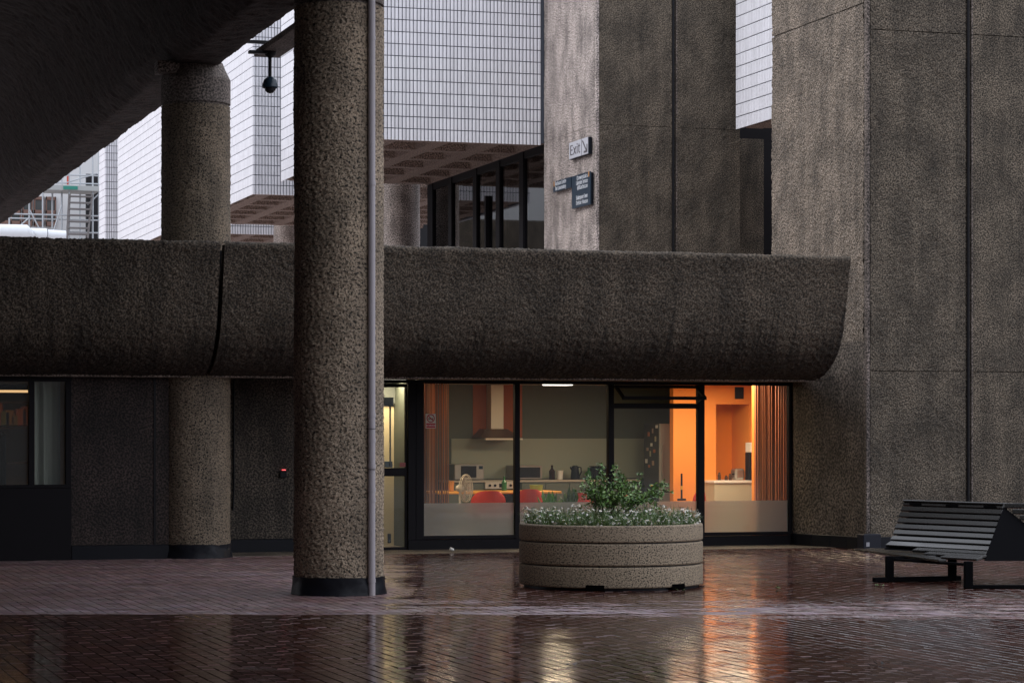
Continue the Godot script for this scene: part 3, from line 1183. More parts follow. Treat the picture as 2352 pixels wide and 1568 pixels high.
func shopfront() -> void:
	var d := FD
	var t := thing("shopfront", "black framed glass front of the lit kitchen under the parapet", "shopfront", Vector3(12.0, 0, -d))
	var top := 2.402
	var sill := 0.20
	var xl := sx(936, d)
	var xr := sx(1819, d)
	var s := st()
	slab(s, sx(795, d), xr, top, 2.452, d - 0.03, d + 0.10, 0.004)
	part(t, "head_frame", s, M.frame)
	s = st()
	slab(s, xl, xr, -0.01, 0.145, d - 0.03, d + 0.1, 0.006)
	part(t, "plinth", s, M.frame)
	s = st()
	slab(s, sx(973, d), xr, 0.15, sill, d - 0.015, d + 0.09, 0.004)
	part(t, "sill", s, M.frame)
	s = st()
	slab(s, xl, sx(954, d), 0.146, top, d - 0.028, d + 0.09, 0.004)
	slab(s, sx(954.6, d), sx(973, d), 0.146, top, d - 0.02, d + 0.09, 0.004)
	part(t, "door_post", s, M.frame)
	for e in [[1182, 1193.5], [1397, 1410], [1603, 1618], [1812, 1819]]:
		s = st()
		slab(s, sx(e[0], d), sx(e[1], d), 0.146, top, d - 0.022, d + 0.08, 0.004)
		part(t, "mullion", s, M.frame)
	# transom and open hopper window
	var h0 := sy(1500, 938, d)
	var h1 := sy(1500, 926, d)
	s = st()
	slab(s, sx(1410, d), sx(1603, d), h0, h1, d - 0.018, d + 0.07, 0.004)
	part(t, "transom", s, M.frame)
	var ha := 2.375
	var hb := sy(1520, 914, d - 0.33)
	var a := Vector3(sx(1411, d), ha, -d + 0.02)
	var b := Vector3(sx(1602.5, d), ha, -d + 0.02)
	var off := Vector3(0, hb - ha, 0.33)
	s = st()
	bar(s, a, b, 0.045, 0.045, 0.004)
	bar(s, a + off, b + off, 0.045, 0.05, 0.004)
	bar(s, a + Vector3(0.02, 0, 0), a + off + Vector3(0.02, 0, 0), 0.04, 0.045, 0.004)
	bar(s, b - Vector3(0.02, 0, 0), b + off - Vector3(0.02, 0, 0), 0.04, 0.045, 0.004)
	var sash := part(t, "hopper_sash", s, M.frame)
	s = st()
	poly(s, [a, b, b + off, a + off], Vector3(0, 1, 1))
	part(sash, "pane", s, M.glass)
	s = st()
	bar(s, b + Vector3(0.012, -0.22, 0.0), b + off * 0.8 + Vector3(0.012, 0, 0), 0.01, 0.02)
	part(sash, "stay", s, M.black)
	# panes
	var film := sy(1080, 1155, d)
	for e in [[973, 1182, top], [1193.5, 1397, top], [1410, 1603, h0], [1618, 1812, top]]:
		var x0 := sx(e[0], d)
		var x1 := sx(e[1], d)
		s = st()
		poly(s, [Vector3(x0, sill, -d - 0.03), Vector3(x1, sill, -d - 0.03), Vector3(x1, e[2], -d - 0.03), Vector3(x0, e[2], -d - 0.03)], Vector3(0, 0, 1))
		var p := part(t, "pane", s, M.glass)
		s = st()
		slab(s, x0, x1, sill + 0.001, film, d + 0.036, d + 0.042)
		part(p, "frosted_film", s, M.frost)
	# door, left of the post
	var xa := sx(800, d)
	var xb := sx(935, d)
	s = st()
	for e in [[xa, xb, 0.005, 0.045], [xa, xb, 1.065, 1.185], [xa, xb, 2.345, 2.398]]:
		slab(s, e[0], e[1], e[2], e[3], d + 0.0, d + 0.06, 0.004)
	for e in [[xa, xa + 0.08], [xb - 0.03, xb]]:
		slab(s, e[0], e[1], 0.046, 2.344, d + 0.002, d + 0.058, 0.004)
	var door := part(t, "door", s, M.frame)
	for e in [[0.045, 1.065], [1.185, 2.345]]:
		s = st()
		poly(s, [Vector3(xa, e[0], -d - 0.03), Vector3(xb, e[0], -d - 0.03), Vector3(xb, e[1], -d - 0.03), Vector3(xa, e[1], -d - 0.03)], Vector3(0, 0, 1))
		part(door, "pane", s, M.glass)
	s = st()
	tube(s, [Vector3(sx(898, d), 1.21, -d - 0.05), Vector3(sx(898, d), 2.1, -d - 0.05)], 0.012, 8)
	slab(s, sx(884, d), sx(906, d), 2.07, 2.20, d + 0.062, d + 0.12, 0.004)
	slab(s, sx(886, d), sx(904, d), 1.19, 1.28, d + 0.062, d + 0.10, 0.004)
	part(door, "bolt", s, plain(0.06, 0.08, 0.085, 0.4, 0.5))
	s = st()
	slab(s, sx(918, d), sx(931, d), 1.20, 1.26, d - 0.006, d + 0.0)
	part(door, "notice", s, plain(0.30, 0.08, 0.07, 0.6))
	s = st()
	slab(s, sx(893, d), sx(901, d), 0.10, 0.24, d + 0.062, d + 0.09, 0.01)
	part(door, "door_stop", s, M.black)
	# no smoking sticker on the first pane
	var px := sx(990, d)
	var py := sy(990, 962, d)
	t = thing("no_smoking_sign", "small red and white no smoking sign stuck on the window by the curtain", "sign", Vector3(px, py - 0.12, -d))
	s = st()
	slab(s, px - 0.075, px + 0.075, py - 0.135, py + 0.075, d + 0.020, d + 0.026)
	part(t, "plate", s, plain(0.62, 0.55, 0.45, 0.5))
	s = st()
	var ring := []
	for k in 25:
		ring.append(Vector3(px + 0.055 * cos(TAU * k / 24), py + 0.01 + 0.055 * sin(TAU * k / 24), -d - 0.018))
	tube(s, ring, 0.007, 6)
	bar(s, Vector3(px - 0.036, py + 0.046, -d - 0.016), Vector3(px + 0.036, py - 0.026, -d - 0.016), 0.004, 0.012)
	part(t, "red_ring", s, plain(0.45, 0.03, 0.04, 0.5))
	s = st()
	bar(s, Vector3(px - 0.038, py + 0.004, -d - 0.0185), Vector3(px + 0.036, py + 0.004, -d - 0.0185), 0.002, 0.012)
	part(t, "cigarette", s, M.black)
	s = st()
	slab(s, px - 0.068, px + 0.068, py - 0.128, py - 0.06, d + 0.014, d + 0.019)
	part(t, "red_panel", s, plain(0.45, 0.03, 0.04, 0.5))
	part_at(t, "lettering", lettering("NO SMOKING", 0.018, 0.002), M.white, Vector3(px, py - 0.094, -d - 0.0125))


func block(called: String, label: String, cat: String, mat: Material, x0: float, x1: float, y0: float, y1: float, d0: float, d1: float, bev := 0.004) -> Node3D:
	var t := thing(called, label, cat, Vector3((x0 + x1) / 2, y0, -(d0 + d1) / 2))
	var s := st()
	slab(s, x0, x1, y0, y1, d0, d1, bev)
	part(t, "body", s, mat)
	return t

func add_slab(t: Node3D, called: String, mat: Material, x0: float, x1: float, y0: float, y1: float, d0: float, d1: float, bev := 0.003) -> MeshInstance3D:
	var s := st()
	slab(s, x0, x1, y0, y1, d0, d1, bev)
	return part(t, called, s, mat)

func kitchen() -> void:
	var d := FD
	var db := 40.3
	var ceil_y := 2.50
	var xl := sx(962, d)
	var xe := 17.9
	# shell
	var s := st()
	slab(s, 7.0, xe, -0.02, 0.03, d + 0.11, db + 0.3)
	struct("kitchen_floor", s, plain(0.22, 0.19, 0.15, 0.35))
	s = st()
	slab(s, 7.0, xe, ceil_y, ceil_y + 0.015, d + 0.11, db + 0.3)
	struct("kitchen_ceiling", s, plain(0.7, 0.66, 0.58, 0.9))
	s = st()
	slab(s, xl - 0.2, xe, 0.0, ceil_y, db, db + 0.2)
	var bw := struct("kitchen_back_wall", s, M.drab)
	add_slab(bw, "painted_wall", M.terracotta, sx(1086, db), sx(1199, db), 1.62, ceil_y - 0.003, db - 0.012, db - 0.001, 0.0)
	add_slab(bw, "splashback", M.splash, sx(1036, db), sx(1480, db), 0.93, 1.60, db - 0.02, db - 0.001, 0.0)
	s = st()
	slab(s, xl - 0.12, xl - 0.02, 0.0, ceil_y, d + 0.12, db)
	struct("kitchen_side_wall", s, M.drab)
	s = st()
	slab(s, xe - 0.1, xe, 0.0, ceil_y, 36.6, db)
	slab(s, 15.62, xe, 0.0, ceil_y, 36.65, 36.75)
	struct("kitchen_end_wall", s, M.orange)
	s = st()
	slab(s, 15.62, 15.72, 0.0, ceil_y, d + 0.1, 36.64)
	struct("kitchen_return_wall", s, M.terracotta)
	# orange partition with the alcove
	var dn := 38.05
	var ax := sx(1645, dn)
	var bx := sx(1722, dn)
	var t := thing("partition", "bright orange partition wall beside the fridge with a deep alcove", "wall", Vector3(15.8, 0, -dn))
	add_slab(t, "wall", M.orange, sx(1547, dn), ax, 0.0, ceil_y, dn, dn + 0.16, 0.0)
	add_slab(t, "wall", M.orange, bx, xe - 0.1, 0.0, ceil_y, dn, dn + 0.16, 0.0)
	add_slab(t, "lintel", M.orange, ax, bx, sy(1680, 928, dn), ceil_y, dn, dn + 0.16, 0.0)
	add_slab(t, "alcove_back", M.deeporange, ax, bx + 0.5, 0.0, ceil_y, dn + 0.75, dn + 0.85, 0.0)
	add_slab(t, "alcove_side", M.orange, bx, bx + 0.1, 0.0, ceil_y, dn + 0.16, dn + 0.75, 0.0)
	var vx := sx(1688, dn)
	var ve := sx(1708, dn)
	t = block("wall_vent", "square dark vent high on the orange lintel", "vent", M.black, vx, ve, sy(1698, 916, dn), sy(1698, 889, dn), dn - 0.02, dn - 0.001)
	for k in 5:
		var yy := lerpf(sy(1698, 914, dn), sy(1698, 892, dn), k / 4.0)
		add_slab(t, "slat", M.frame, vx + 0.008, ve - 0.008, yy - 0.006, yy + 0.006, dn - 0.028, dn - 0.019)
	# worktop in front of the alcove
	var dc := 37.55
	var cx0 := sx(1640, dc)
	var cx1 := sx(1750, dc)
	t = thing("counter", "pale cabinet with white worktop in front of the orange alcove", "counter", Vector3((cx0 + cx1) / 2, 0, -dc - 0.25))
	add_slab(t, "cabinet", M.cabinet, cx0 + 0.02, cx1, 0.0, 0.915, dc + 0.02, dn - 0.005)
	var wy := sy(1690, 1104, dc)
	add_slab(t, "worktop", M.white, cx0, cx1, wy - 0.035, wy, dc, dn + 0.74)
	# toaster, bottles, coffee machine
	var dt := 37.95
	t = block("toaster", "steel toaster on the white worktop in the alcove", "toaster", M.steel, sx(1690, dt), sx(1712, dt), wy + 0.01, wy + 0.19, dt, dt + 0.22, 0.03)
	add_slab(t, "slot", M.black, sx(1693, dt), sx(1709, dt), wy + 0.188, wy + 0.193, dt + 0.07, dt + 0.1, 0.0)
	add_slab(t, "lever", M.black, sx(1689, dt) - 0.02, sx(1690, dt) + 0.01, wy + 0.09, wy + 0.11, dt + 0.05, dt + 0.09)
	for k in 3:
		var bxx := sx([1658.0, 1674.0, 1683.0][k], dt)
		t = thing("jar", ["small dark jar standing alone at the left of the alcove worktop", "little dark jar left of the toaster", "low dark jar touching the toaster"][k], "jar", Vector3(bxx, wy, -dt - 0.1))
		s = st()
		var hh: float = [0.13, 0.08, 0.11][k]
		lathe(s, Vector3(bxx, wy, -dt - 0.1), [Vector2(0.0, 0.002), Vector2(0.025, 0.002), Vector2(0.027, 0.02), Vector2(0.026, hh * 0.7), Vector2(0.016, hh * 0.85), Vector2(0.016, hh), Vector2(0.0, hh)], 16)
		part(t, "body", s, plain(0.06, 0.03, 0.015, 0.3))
	t = thing("coffee_machine", "black coffee machine with a white top beside the right curtain", "coffee machine", Vector3(sx(1745, dt), wy, -dt))
	add_slab(t, "body", M.black, sx(1716, dt), sx(1741, dt), wy + 0.002, sy(1728, 1039, dt), dt - 0.1, dt + 0.08, 0.01)
	add_slab(t, "hopper", M.white, sx(1717, dt), sx(1781, dt), sy(1740, 1039, dt), sy(1740, 1016, dt), dt - 0.14, dt + 0.08, 0.01)
	add_slab(t, "panel", M.black, sx(1741.5, dt), sx(1783, dt), wy + 0.004, sy(1760, 1040, dt), dt - 0.06, dt + 0.08, 0.006)
	var fr := st()
	var fx0 := sx(1748, dt)
	var fx1 := sx(1776, dt)
	var fy0 := wy - 0.06
	var fy1 := sy(1760, 1062, dt)
	for e in [[fx0, fx0 + 0.02, fy0, fy1], [fx1 - 0.02, fx1, fy0, fy1], [fx0, fx1, fy1 - 0.05, fy1 + 0.005], [fx0, fx1, fy0, fy0 + 0.08]]:
		slab(fr, e[0], e[1], e[2], e[3], dt - 0.13, dt - 0.062, 0.004)
	part(t, "white_surround", fr, M.white)
	# broom
	var q := Vector3(sx(1566, 37.9), 0.62, -37.95)
	t = thing("hanging_brush", "dark brush hanging upside down on the orange wall right of the fridge", "brush", q)
	s = st()
	tube(s, [q + Vector3(0, 0.0, 0.05), q + Vector3(0, 0.42, 0.05)], 0.016, 8)
	part(t, "handle", s, M.black)
	s = st()
	box(s, q + Vector3(0, 0.0, 0.05), Vector3(0.14, 0.035, 0.05), 0.006)
	part(t, "head", s, M.black)
	s = st()
	tube(s, [q + Vector3(0, 0.16, 0.05), q + Vector3(0, 0.22, 0.05)], 0.018, 8)
	part(t, "yellow_band", s, plain(0.6, 0.35, 0.05))
	# fridge
	var fxa := 14.88
	t = thing("fridge", "tall steel fridge with magnets on its dark side, against the orange wall", "fridge", Vector3(fxa + 0.3, 0, -39.2))
	add_slab(t, "body", plain(0.05, 0.05, 0.045, 0.4), fxa, fxa + 0.62, 0.04, 1.845, 38.92, 39.6, 0.006)
	add_slab(t, "door", plain(0.42, 0.40, 0.36, 0.4, 0.3), fxa, fxa + 0.62, 0.72, 1.845, 38.86, 38.915, 0.01)
	add_slab(t, "freezer_door", plain(0.42, 0.40, 0.36, 0.4, 0.3), fxa, fxa + 0.62, 0.05, 0.71, 38.86, 38.915, 0.01)
	add_slab(t, "handle", M.steel, fxa + 0.03, fxa + 0.05, 0.8, 1.5, 38.82, 38.85)
	for k in 11:
		var my := lerpf(1.78, 1.12, k / 10.0) + rng.randf_range(-0.03, 0.03)
		var mz := 39.0 + 0.5 * fposmod(k * 0.37, 1.0)
		s = st()
		box(s, Vector3(fxa - 0.004, my, -mz), Vector3(0.008, rng.randf_range(0.04, 0.09), rng.randf_range(0.05, 0.1)), 0.002)
		part(t, "magnet", s, [M.white, plain(0.45, 0.33, 0.25), plain(0.5, 0.18, 0.08), plain(0.4, 0.38, 0.25)][k % 4])
	# base units along the back wall
	var df := 39.68
	var ux0 := sx(1030, df)
	var ux1 := 14.85
	var uy := sy(1250, 1102, df)
	t = thing("kitchen_units", "row of dark green base units with a pale worktop along the back wall", "kitchen units", Vector3((ux0 + ux1) / 2, 0, -df))
	add_slab(t, "worktop", plain(0.42, 0.38, 0.30, 0.4), ux0, ux1, uy - 0.035, uy, df - 0.02, db - 0.022)
	add_slab(t, "carcass", plain(0.05, 0.06, 0.045, 0.5), ux0 + 0.01, ux1, 0.1, uy - 0.036, df + 0.03, db - 0.022)
	for k in 8:
		var w := (ux1 - ux0) / 8.0
		if k == 2:
			continue
		add_slab(t, "cupboard_door", plain(0.10, 0.12, 0.085, 0.5), ux0 + w * k + 0.004, ux0 + w * (k + 1) - 0.004, 0.12, uy - 0.05, df + 0.005, df + 0.028)
	# oven
	var ox0 := sx(1113, df)
	var ox1 := sx(1180, df)
	t = thing("oven", "steel fronted oven with dials below the range hood", "oven", Vector3((ox0 + ox1) / 2, 0.1, -df))
	add_slab(t, "control_panel", plain(0.60, 0.55, 0.46, 0.35, 0.2), ox0, ox1, sy(1146, 1122, df), sy(1146, 1107, df), df - 0.03, df + 0.004)
	add_slab(t, "display", M.black, ox0 + 0.24, ox0 + 0.36, sy(1146, 1119, df), sy(1146, 1110, df), df - 0.036, df - 0.029)
	add_slab(t, "oven_door", M.black, ox0, ox1, 0.2, sy(1146, 1124, df), df - 0.025, df + 0.004)
	for e in [0.08, 0.17, 0.44]:
		s = st()
		lathe(s, Vector3(ox0 + e, sy(1146, 1114.5, df), -df + 0.03), [Vector2(0.022, 0.0), Vector2(0.02, 0.022), Vector2(0.0, 0.022)], 14, Basis(Vector3.RIGHT, PI / 2))
		part(t, "dial", s, M.black)
	# range hood
	var dh := 39.95
	t = thing("range_hood", "steel chimney range hood on the terracotta wall over the oven", "range hood", Vector3(sx(1150, dh), 1.6, -dh))
	add_slab(t, "chimney", plain(0.72, 0.66, 0.50, 0.3, 0.3), sx(1131, dh), sx(1160, dh), sy(1145, 985, dh), 2.49, dh + 0.08, db - 0.013, 0.004)
	var yb := sy(1150, 1006, dh - 0.25)
	var yt := sy(1150, 985, dh)
	var hx0 := sx(1104, dh - 0.25)
	var hx1 := sx(1199, dh - 0.25)
	var low := [Vector3(hx0, yb, -dh + 0.25), Vector3(hx1, yb, -dh + 0.25), Vector3(hx1, yb, -db + 0.02), Vector3(hx0, yb, -db + 0.02)]
	var mx := (hx0 + hx1) / 2
	var hi := [Vector3(mx - 0.2, yt, -dh - 0.05), Vector3(mx + 0.2, yt, -dh - 0.05), Vector3(mx + 0.2, yt, -db + 0.02), Vector3(mx - 0.2, yt, -db + 0.02)]
	s = st()
	for k in 4:
		var l := (k + 1) % 4
		poly(s, [low[k], low[l], hi[l], hi[k]], (low[k] + low[l]) / 2 - Vector3(mx, yb - 0.1, -dh - 0.05))
	poly(s, hi, Vector3.UP)
	poly(s, low, Vector3.DOWN)
	part(t, "canopy", s, plain(0.22, 0.15, 0.10, 0.35, 0.6))
	add_slab(t, "front_lip", plain(0.75, 0.68, 0.55, 0.3, 0.2), hx0 + 0.08, hx1 + 0.01, yb - 0.03, yb - 0.001, dh - 0.262, dh - 0.2)
	# things on the worktop
	t = block("microwave", "silver microwave with a dark door at the left end of the worktop", "microwave", plain(0.34, 0.33, 0.30, 0.4, 0.3), sx(1047, df), sx(1115, df), uy + 0.012, sy(1080, 1066, df), df + 0.08, db - 0.06, 0.01)
	add_slab(t, "door_glass", M.black, sx(1062, df), sx(1097, df), uy + 0.045, sy(1080, 1070, df), df + 0.066, df + 0.081)
	add_slab(t, "display", plain(0.01, 0.03, 0.05, 0.2), sx(1103, df), sx(1112, df), sy(1108, 1077, df), sy(1108, 1070, df), df + 0.07, df + 0.081)
	t = block("microwave", "wide dark microwave right of the first window mullion", "microwave", plain(0.30, 0.27, 0.24, 0.4, 0.3), sx(1186, df), sx(1249, df), uy + 0.012, sy(1220, 1069, df), df + 0.08, db - 0.06, 0.01)
	add_slab(t, "door_glass", M.black, sx(1190, df), sx(1244, df), uy + 0.04, sy(1220, 1073, df), df + 0.066, df + 0.081)
	var kx := sx(1321, df + 0.25)
	t = thing("kettle", "black jug kettle on the worktop in the middle pane", "kettle", Vector3(kx, uy, -df - 0.25))
	s = st()
	lathe(s, Vector3(kx, uy, -df - 0.25), [Vector2(0.0, 0.002), Vector2(0.075, 0.002), Vector2(0.078, 0.03), Vector2(0.068, 0.12), Vector2(0.06, 0.19), Vector2(0.055, 0.22), Vector2(0.03, 0.235), Vector2(0.0, 0.235)], 24)
	part(t, "body", s, plain(0.012, 0.016, 0.02, 0.12))
	s = st()
	tube(s, [Vector3(kx + 0.05, uy + 0.21, -df - 0.25), Vector3(kx + 0.105, uy + 0.2, -df - 0.25), Vector3(kx + 0.11, uy + 0.12, -df - 0.25), Vector3(kx + 0.07, uy + 0.05, -df - 0.25)], 0.012, 8)
	part(t, "handle", s, M.black)
	s = st()
	tube(s, [Vector3(kx - 0.055, uy + 0.17, -df - 0.25), Vector3(kx - 0.085, uy + 0.21, -df - 0.25)], 0.02, 8, 0.014)
	part(t, "spout", s, M.black)
	t = block("bread_bin", "black box on the worktop behind the shrub", "box", M.black, sx(1370, df), sx(1404, df), uy + 0.002, uy + 0.21, df + 0.15, df + 0.4, 0.03)
	add_slab(t, "lid", plain(0.02, 0.02, 0.02, 0.2), sx(1371, df), sx(1403, df), uy + 0.212, uy + 0.225, df + 0.16, df + 0.39)
	# table and chairs
	var tx0 := sx(1006, 37.0)
	var tx1 := sx(1290, 37.0)
	t = thing("table", "long orange topped table behind the frosted glass", "table", Vector3((tx0 + tx1) / 2, 0, -37.5))
	add_slab(t, "tabletop", plain(0.80, 0.36, 0.04, 0.4), tx0, tx1, 0.755, 0.79, 37.0, 38.0, 0.006)
	for e in [[tx0 + 0.08, 37.1], [tx1 - 0.08, 37.1], [tx0 + 0.08, 37.9], [tx1 - 0.08, 37.9]]:
		s = st()
		tube(s, [Vector3(e[0], 0.03, -e[1]), Vector3(e[0], 0.755, -e[1])], 0.022, 8)
		part(t, "leg", s, M.steel)
	var chairs := [[1125, 36.75, 0.81, 0.28, "red plastic chair right of the fan"], [1218, 36.75, 0.83, 0.24, "red plastic chair left of the houseplants"], [1338, 36.9, 0.765, 0.22, "low red plastic chair behind the spiky houseplant"], [1611, 37.2, 0.775, 0.11, "red plastic chair by the right mullion near the orange wall"]]
	for e in chairs:
		chair(sx(e[0], e[1]), e[1], e[2], e[3], e[4])
	# fan
	var fd := 36.4
	var f := Vector3(sx(1070, fd), sy(1070, 1121, fd), -fd)
	t = thing("pedestal_fan", "white pedestal fan with a round wire guard left of the red chair", "fan", Vector3(f.x - 0.08, 0.03, f.z))
	var fb := Basis(Vector3.UP, deg_to_rad(48)) * Basis(Vector3.RIGHT, PI / 2)
	s = st()
	for r in [0.205, 0.16, 0.11, 0.06]:
		for o in [0.045, -0.045]:
			var pts := []
			var rr: float = r if absf(o) < 0.001 else (r if r > 0.2 else r)
			for k in 33:
				pts.append(f + fb * Vector3(rr * cos(TAU * k / 32), o * (1.0 if r < 0.2 else 0.3), rr * sin(TAU * k / 32)))
			tube(s, pts, 0.0025 if r < 0.2 else 0.006, 5)
	for k in 40:
		var e := Vector3(cos(TAU * k / 40), 0, sin(TAU * k / 40))
		for o in [0.045, -0.045]:
			tube(s, [f + fb * (e * 0.03 + Vector3(0, o, 0)), f + fb * (e * 0.16 + Vector3(0, o, 0)), f + fb * (e * 0.205 + Vector3(0, o * 0.3, 0))], 0.0016, 4)
	part(t, "guard", s, plain(0.55, 0.48, 0.36, 0.4))
	for k in 3:
		s = st()
		var a0 := TAU * k / 3.0
		var blade := []
		for e in [[0.03, -0.3], [0.09, -0.62], [0.17, -0.5], [0.185, 0.0], [0.15, 0.35], [0.06, 0.3]]:
			blade.append(f + fb * Vector3(e[0] * cos(a0 + e[1]), 0.012 * e[1], e[0] * sin(a0 + e[1])))
		poly(s, blade, fb.y)
		part(t, "blade", s, plain(0.35, 0.28, 0.2, 0.3))
	s = st()
	lathe(s, f - fb * Vector3(0, 0.16, 0), [Vector2(0.0, 0.0), Vector2(0.035, 0.005), Vector2(0.055, 0.04), Vector2(0.055, 0.11), Vector2(0.0, 0.12)], 16, fb)
	part(t, "motor", s, plain(0.7, 0.62, 0.5, 0.4))
	s = st()
	var pb := f - fb * Vector3(0, 0.1, 0)
	tube(s, [pb, Vector3(pb.x, 0.05, pb.z)], 0.016, 10)
	lathe(s, Vector3(pb.x, 0.03, pb.z), [Vector2(0.2, 0.0), Vector2(0.19, 0.02), Vector2(0.03, 0.04), Vector2(0.0, 0.04)], 24)
	part(t, "stand", s, plain(0.7, 0.62, 0.5, 0.4))
	# clutter on the table and along the worktop
	var clutter := [[1185, 37.25, 0.055, 0.12, 0, "white paper cup on the orange table by the first mullion"], [1036, 37.3, 0.05, 0.16, 1, "small amber jar on the table behind the fan"], [1232, 37.4, 0.11, 0.09, 2, "wide green bowl on the table left of the houseplants"], [1158, 37.6, 0.04, 0.22, 3, "slim green bottle on the table in front of the oven"], [1268, 39.9, 0.05, 0.24, 4, "dark bottle on the worktop between microwave and kettle"], [1286, 39.95, 0.06, 0.15, 0, "pale canister on the worktop left of the kettle"], [1352, 39.9, 0.045, 0.2, 3, "green bottle on the worktop right of the kettle"]]
	for e in clutter:
		var base := Vector3(sx(e[0], e[1]), 0.792 if e[1] < 39.0 else uy + 0.002, -e[1])
		t = thing(["cup", "jar", "bowl", "bottle", "bottle"][e[4]], e[5], ["cup", "jar", "bowl", "bottle", "bottle"][e[4]], base)
		s = st()
		var rr: float = e[2]
		var hh: float = e[3]
		var outline := [Vector2(0, 0), Vector2(rr * 0.8, 0), Vector2(rr, hh), Vector2(rr * 0.93, hh), Vector2(0, hh * 0.1)]
		if e[4] >= 3:
			outline = [Vector2(0, 0), Vector2(rr, 0), Vector2(rr, hh * 0.6), Vector2(rr * 0.35, hh * 0.78), Vector2(rr * 0.35, hh), Vector2(0, hh)]
		lathe(s, base, outline, 16)
		part(t, "body", s, [M.white, plain(0.45, 0.2, 0.05, 0.3), plain(0.16, 0.26, 0.07, 0.4), plain(0.03, 0.14, 0.05, 0.2), plain(0.03, 0.02, 0.02, 0.2)][e[4]])
	# houseplants
	houseplant(sx(1262, 36.3), 36.3, 0.47, 0.30, 0.30, Color(0.9, 1.5, 0.6), "broad leaved pale green houseplant inside the middle pane")
	houseplant(sx(1312, 36.2), 36.2, 0.50, 0.34, 0.26, Color(0.9, 1.0, 0.9), "tall spiky houseplant nearest the planter shrub inside the window")
	# curtains
	t = thing("curtain", "brown string curtain at the left end of the kitchen window", "curtain", Vector3(sx(1003, d + 0.4), 0.1, -d - 0.4), "kitchen window curtains")
	strings(t, sx(966, d + 0.4), sx(1031, d + 0.4), 0.1, 2.47, d + 0.4)
	t = thing("curtain", "orange brown curtain at the right end of the kitchen window", "curtain", Vector3(sx(1777, d + 0.35), 0.1, -d - 0.35), "kitchen window curtains")
	strings(t, sx(1738, d + 0.35), sx(1812, d + 0.35), 0.1, 2.47, d + 0.35)
	# hallway behind the door
	s = st()
	slab(s, 7.05, sx(955, d), 0.0, 2.12, d + 0.95, d + 1.05)
	slab(s, 7.0, 7.1, 0.0, 2.5, d + 0.12, d + 1.0)
	slab(s, 7.05, sx(955, d), 2.12, 2.5, d + 0.9, d + 1.05)
	var hw := struct("hallway_wall", s, M.cream)
	add_slab(hw, "grey_band", plain(0.12, 0.14, 0.13), 7.1, sx(955, d), 2.12, 2.49, d + 0.885, d + 0.9, 0.0)
	# ceiling lamps
	var spots := [[1281, 37.1, 0.20, 0.16, "bright white ceiling lamp over the middle pane of the kitchen", 2.8, 2.424], [984, 36.1, 0.35, 0.2, "ceiling lamp above the left curtain", 3.2, 2.436], [1640, 36.5, 0.85, 0.7, "ceiling lamp in front of the orange alcove", 8.5, 2.452], [905, 35.6, 0.3, 0.2, "ceiling lamp in the hallway behind the glass door", 3.0, 2.447]]
	for e in spots:
		var lx := sx(e[0], e[1])
		t = thing("ceiling_lamp", e[4], "lamp", Vector3(lx, 2.42, -e[1]), "kitchen ceiling lamps")
		s = st()
		slab(s, lx - e[2], lx + e[2], e[6], 2.462, e[1] - e[3], e[1] + e[3], 0.01)
		part(t, "diffuser", s, glow(1.0, 0.95, 0.84, 2.0))
		s = st()
		slab(s, lx - e[2] - 0.02, lx + e[2] + 0.02, 2.463, 2.497, e[1] - e[3] - 0.02, e[1] + e[3] + 0.02, 0.005)
		part(t, "tray", s, M.white)
		area_lamp(Vector3(lx, e[6] - 0.006, -e[1]), Vector2(e[2] * 2, e[3] * 2), Color(1.0, 0.90, 0.74), e[5])


func chair(x: float, d: float, top: float, half: float, label: String) -> void:
	var t := thing("chair", label, "chair", Vector3(x, 0.03, -d - 0.2), "red chairs round the table")
	var s := st()
	var nu := 12
	var nv := 8
	for side in [0.0, 0.02]:
		var p := []
		for j in nv + 1:
			for i in nu + 1:
				var u := float(i) / nu * 2 - 1
				var v := float(j) / nv
				var w := half * (1.0 - 0.25 * pow(v, 5.0)) * u
				var y := lerpf(0.5, top, v) - 0.05 * pow(absf(u), 4.0) * v
				p.append(Vector3(x + w, y, -d + 0.05 * v - 0.10 * u * u - side))
		for j in nv:
			for i in nu:
				var k := j * (nu + 1) + i
				poly(s, [p[k], p[k + 1], p[k + nu + 2], p[k + nu + 1]], Vector3(0, 0, 1 if side == 0.0 else -1))
	part(t, "backrest", s, M.red)
	s = st()
	slab(s, x - half, x + half, 0.45, 0.485, d + 0.02, d + 0.44, 0.015)
	part(t, "seat", s, M.red)
	for e in [[-0.8, 0.06], [0.8, 0.06], [-0.8, 0.4], [0.8, 0.4]]:
		s = st()
		tube(s, [Vector3(x + half * e[0], 0.03, -d - e[1]), Vector3(x + half * e[0] * 0.9, 0.45, -d - e[1])], 0.012, 8)
		part(t, "leg", s, M.steel)

func leaf_mesh(l: float, w: float) -> ArrayMesh: # a pointed leaf folded along its midrib, from the origin along +y
	var s := st()
	var mid := [Vector3(0, 0, 0), Vector3(0, l * 0.45, 0.06 * l), Vector3(0, l, -0.1 * l)]
	for sgn in [-1.0, 1.0]:
		var e := [Vector3(sgn * w * 0.7, l * 0.28, 0.14 * l), Vector3(sgn * w * 0.62, l * 0.62, 0.1 * l)]
		poly(s, [mid[0], e[0], mid[1]], Vector3(0, 0, 1))
		poly(s, [e[0], e[1], mid[1]], Vector3(0, 0, 1))
		poly(s, [mid[1], e[1], mid[2]], Vector3(0, 0, 1))
	return s.commit()

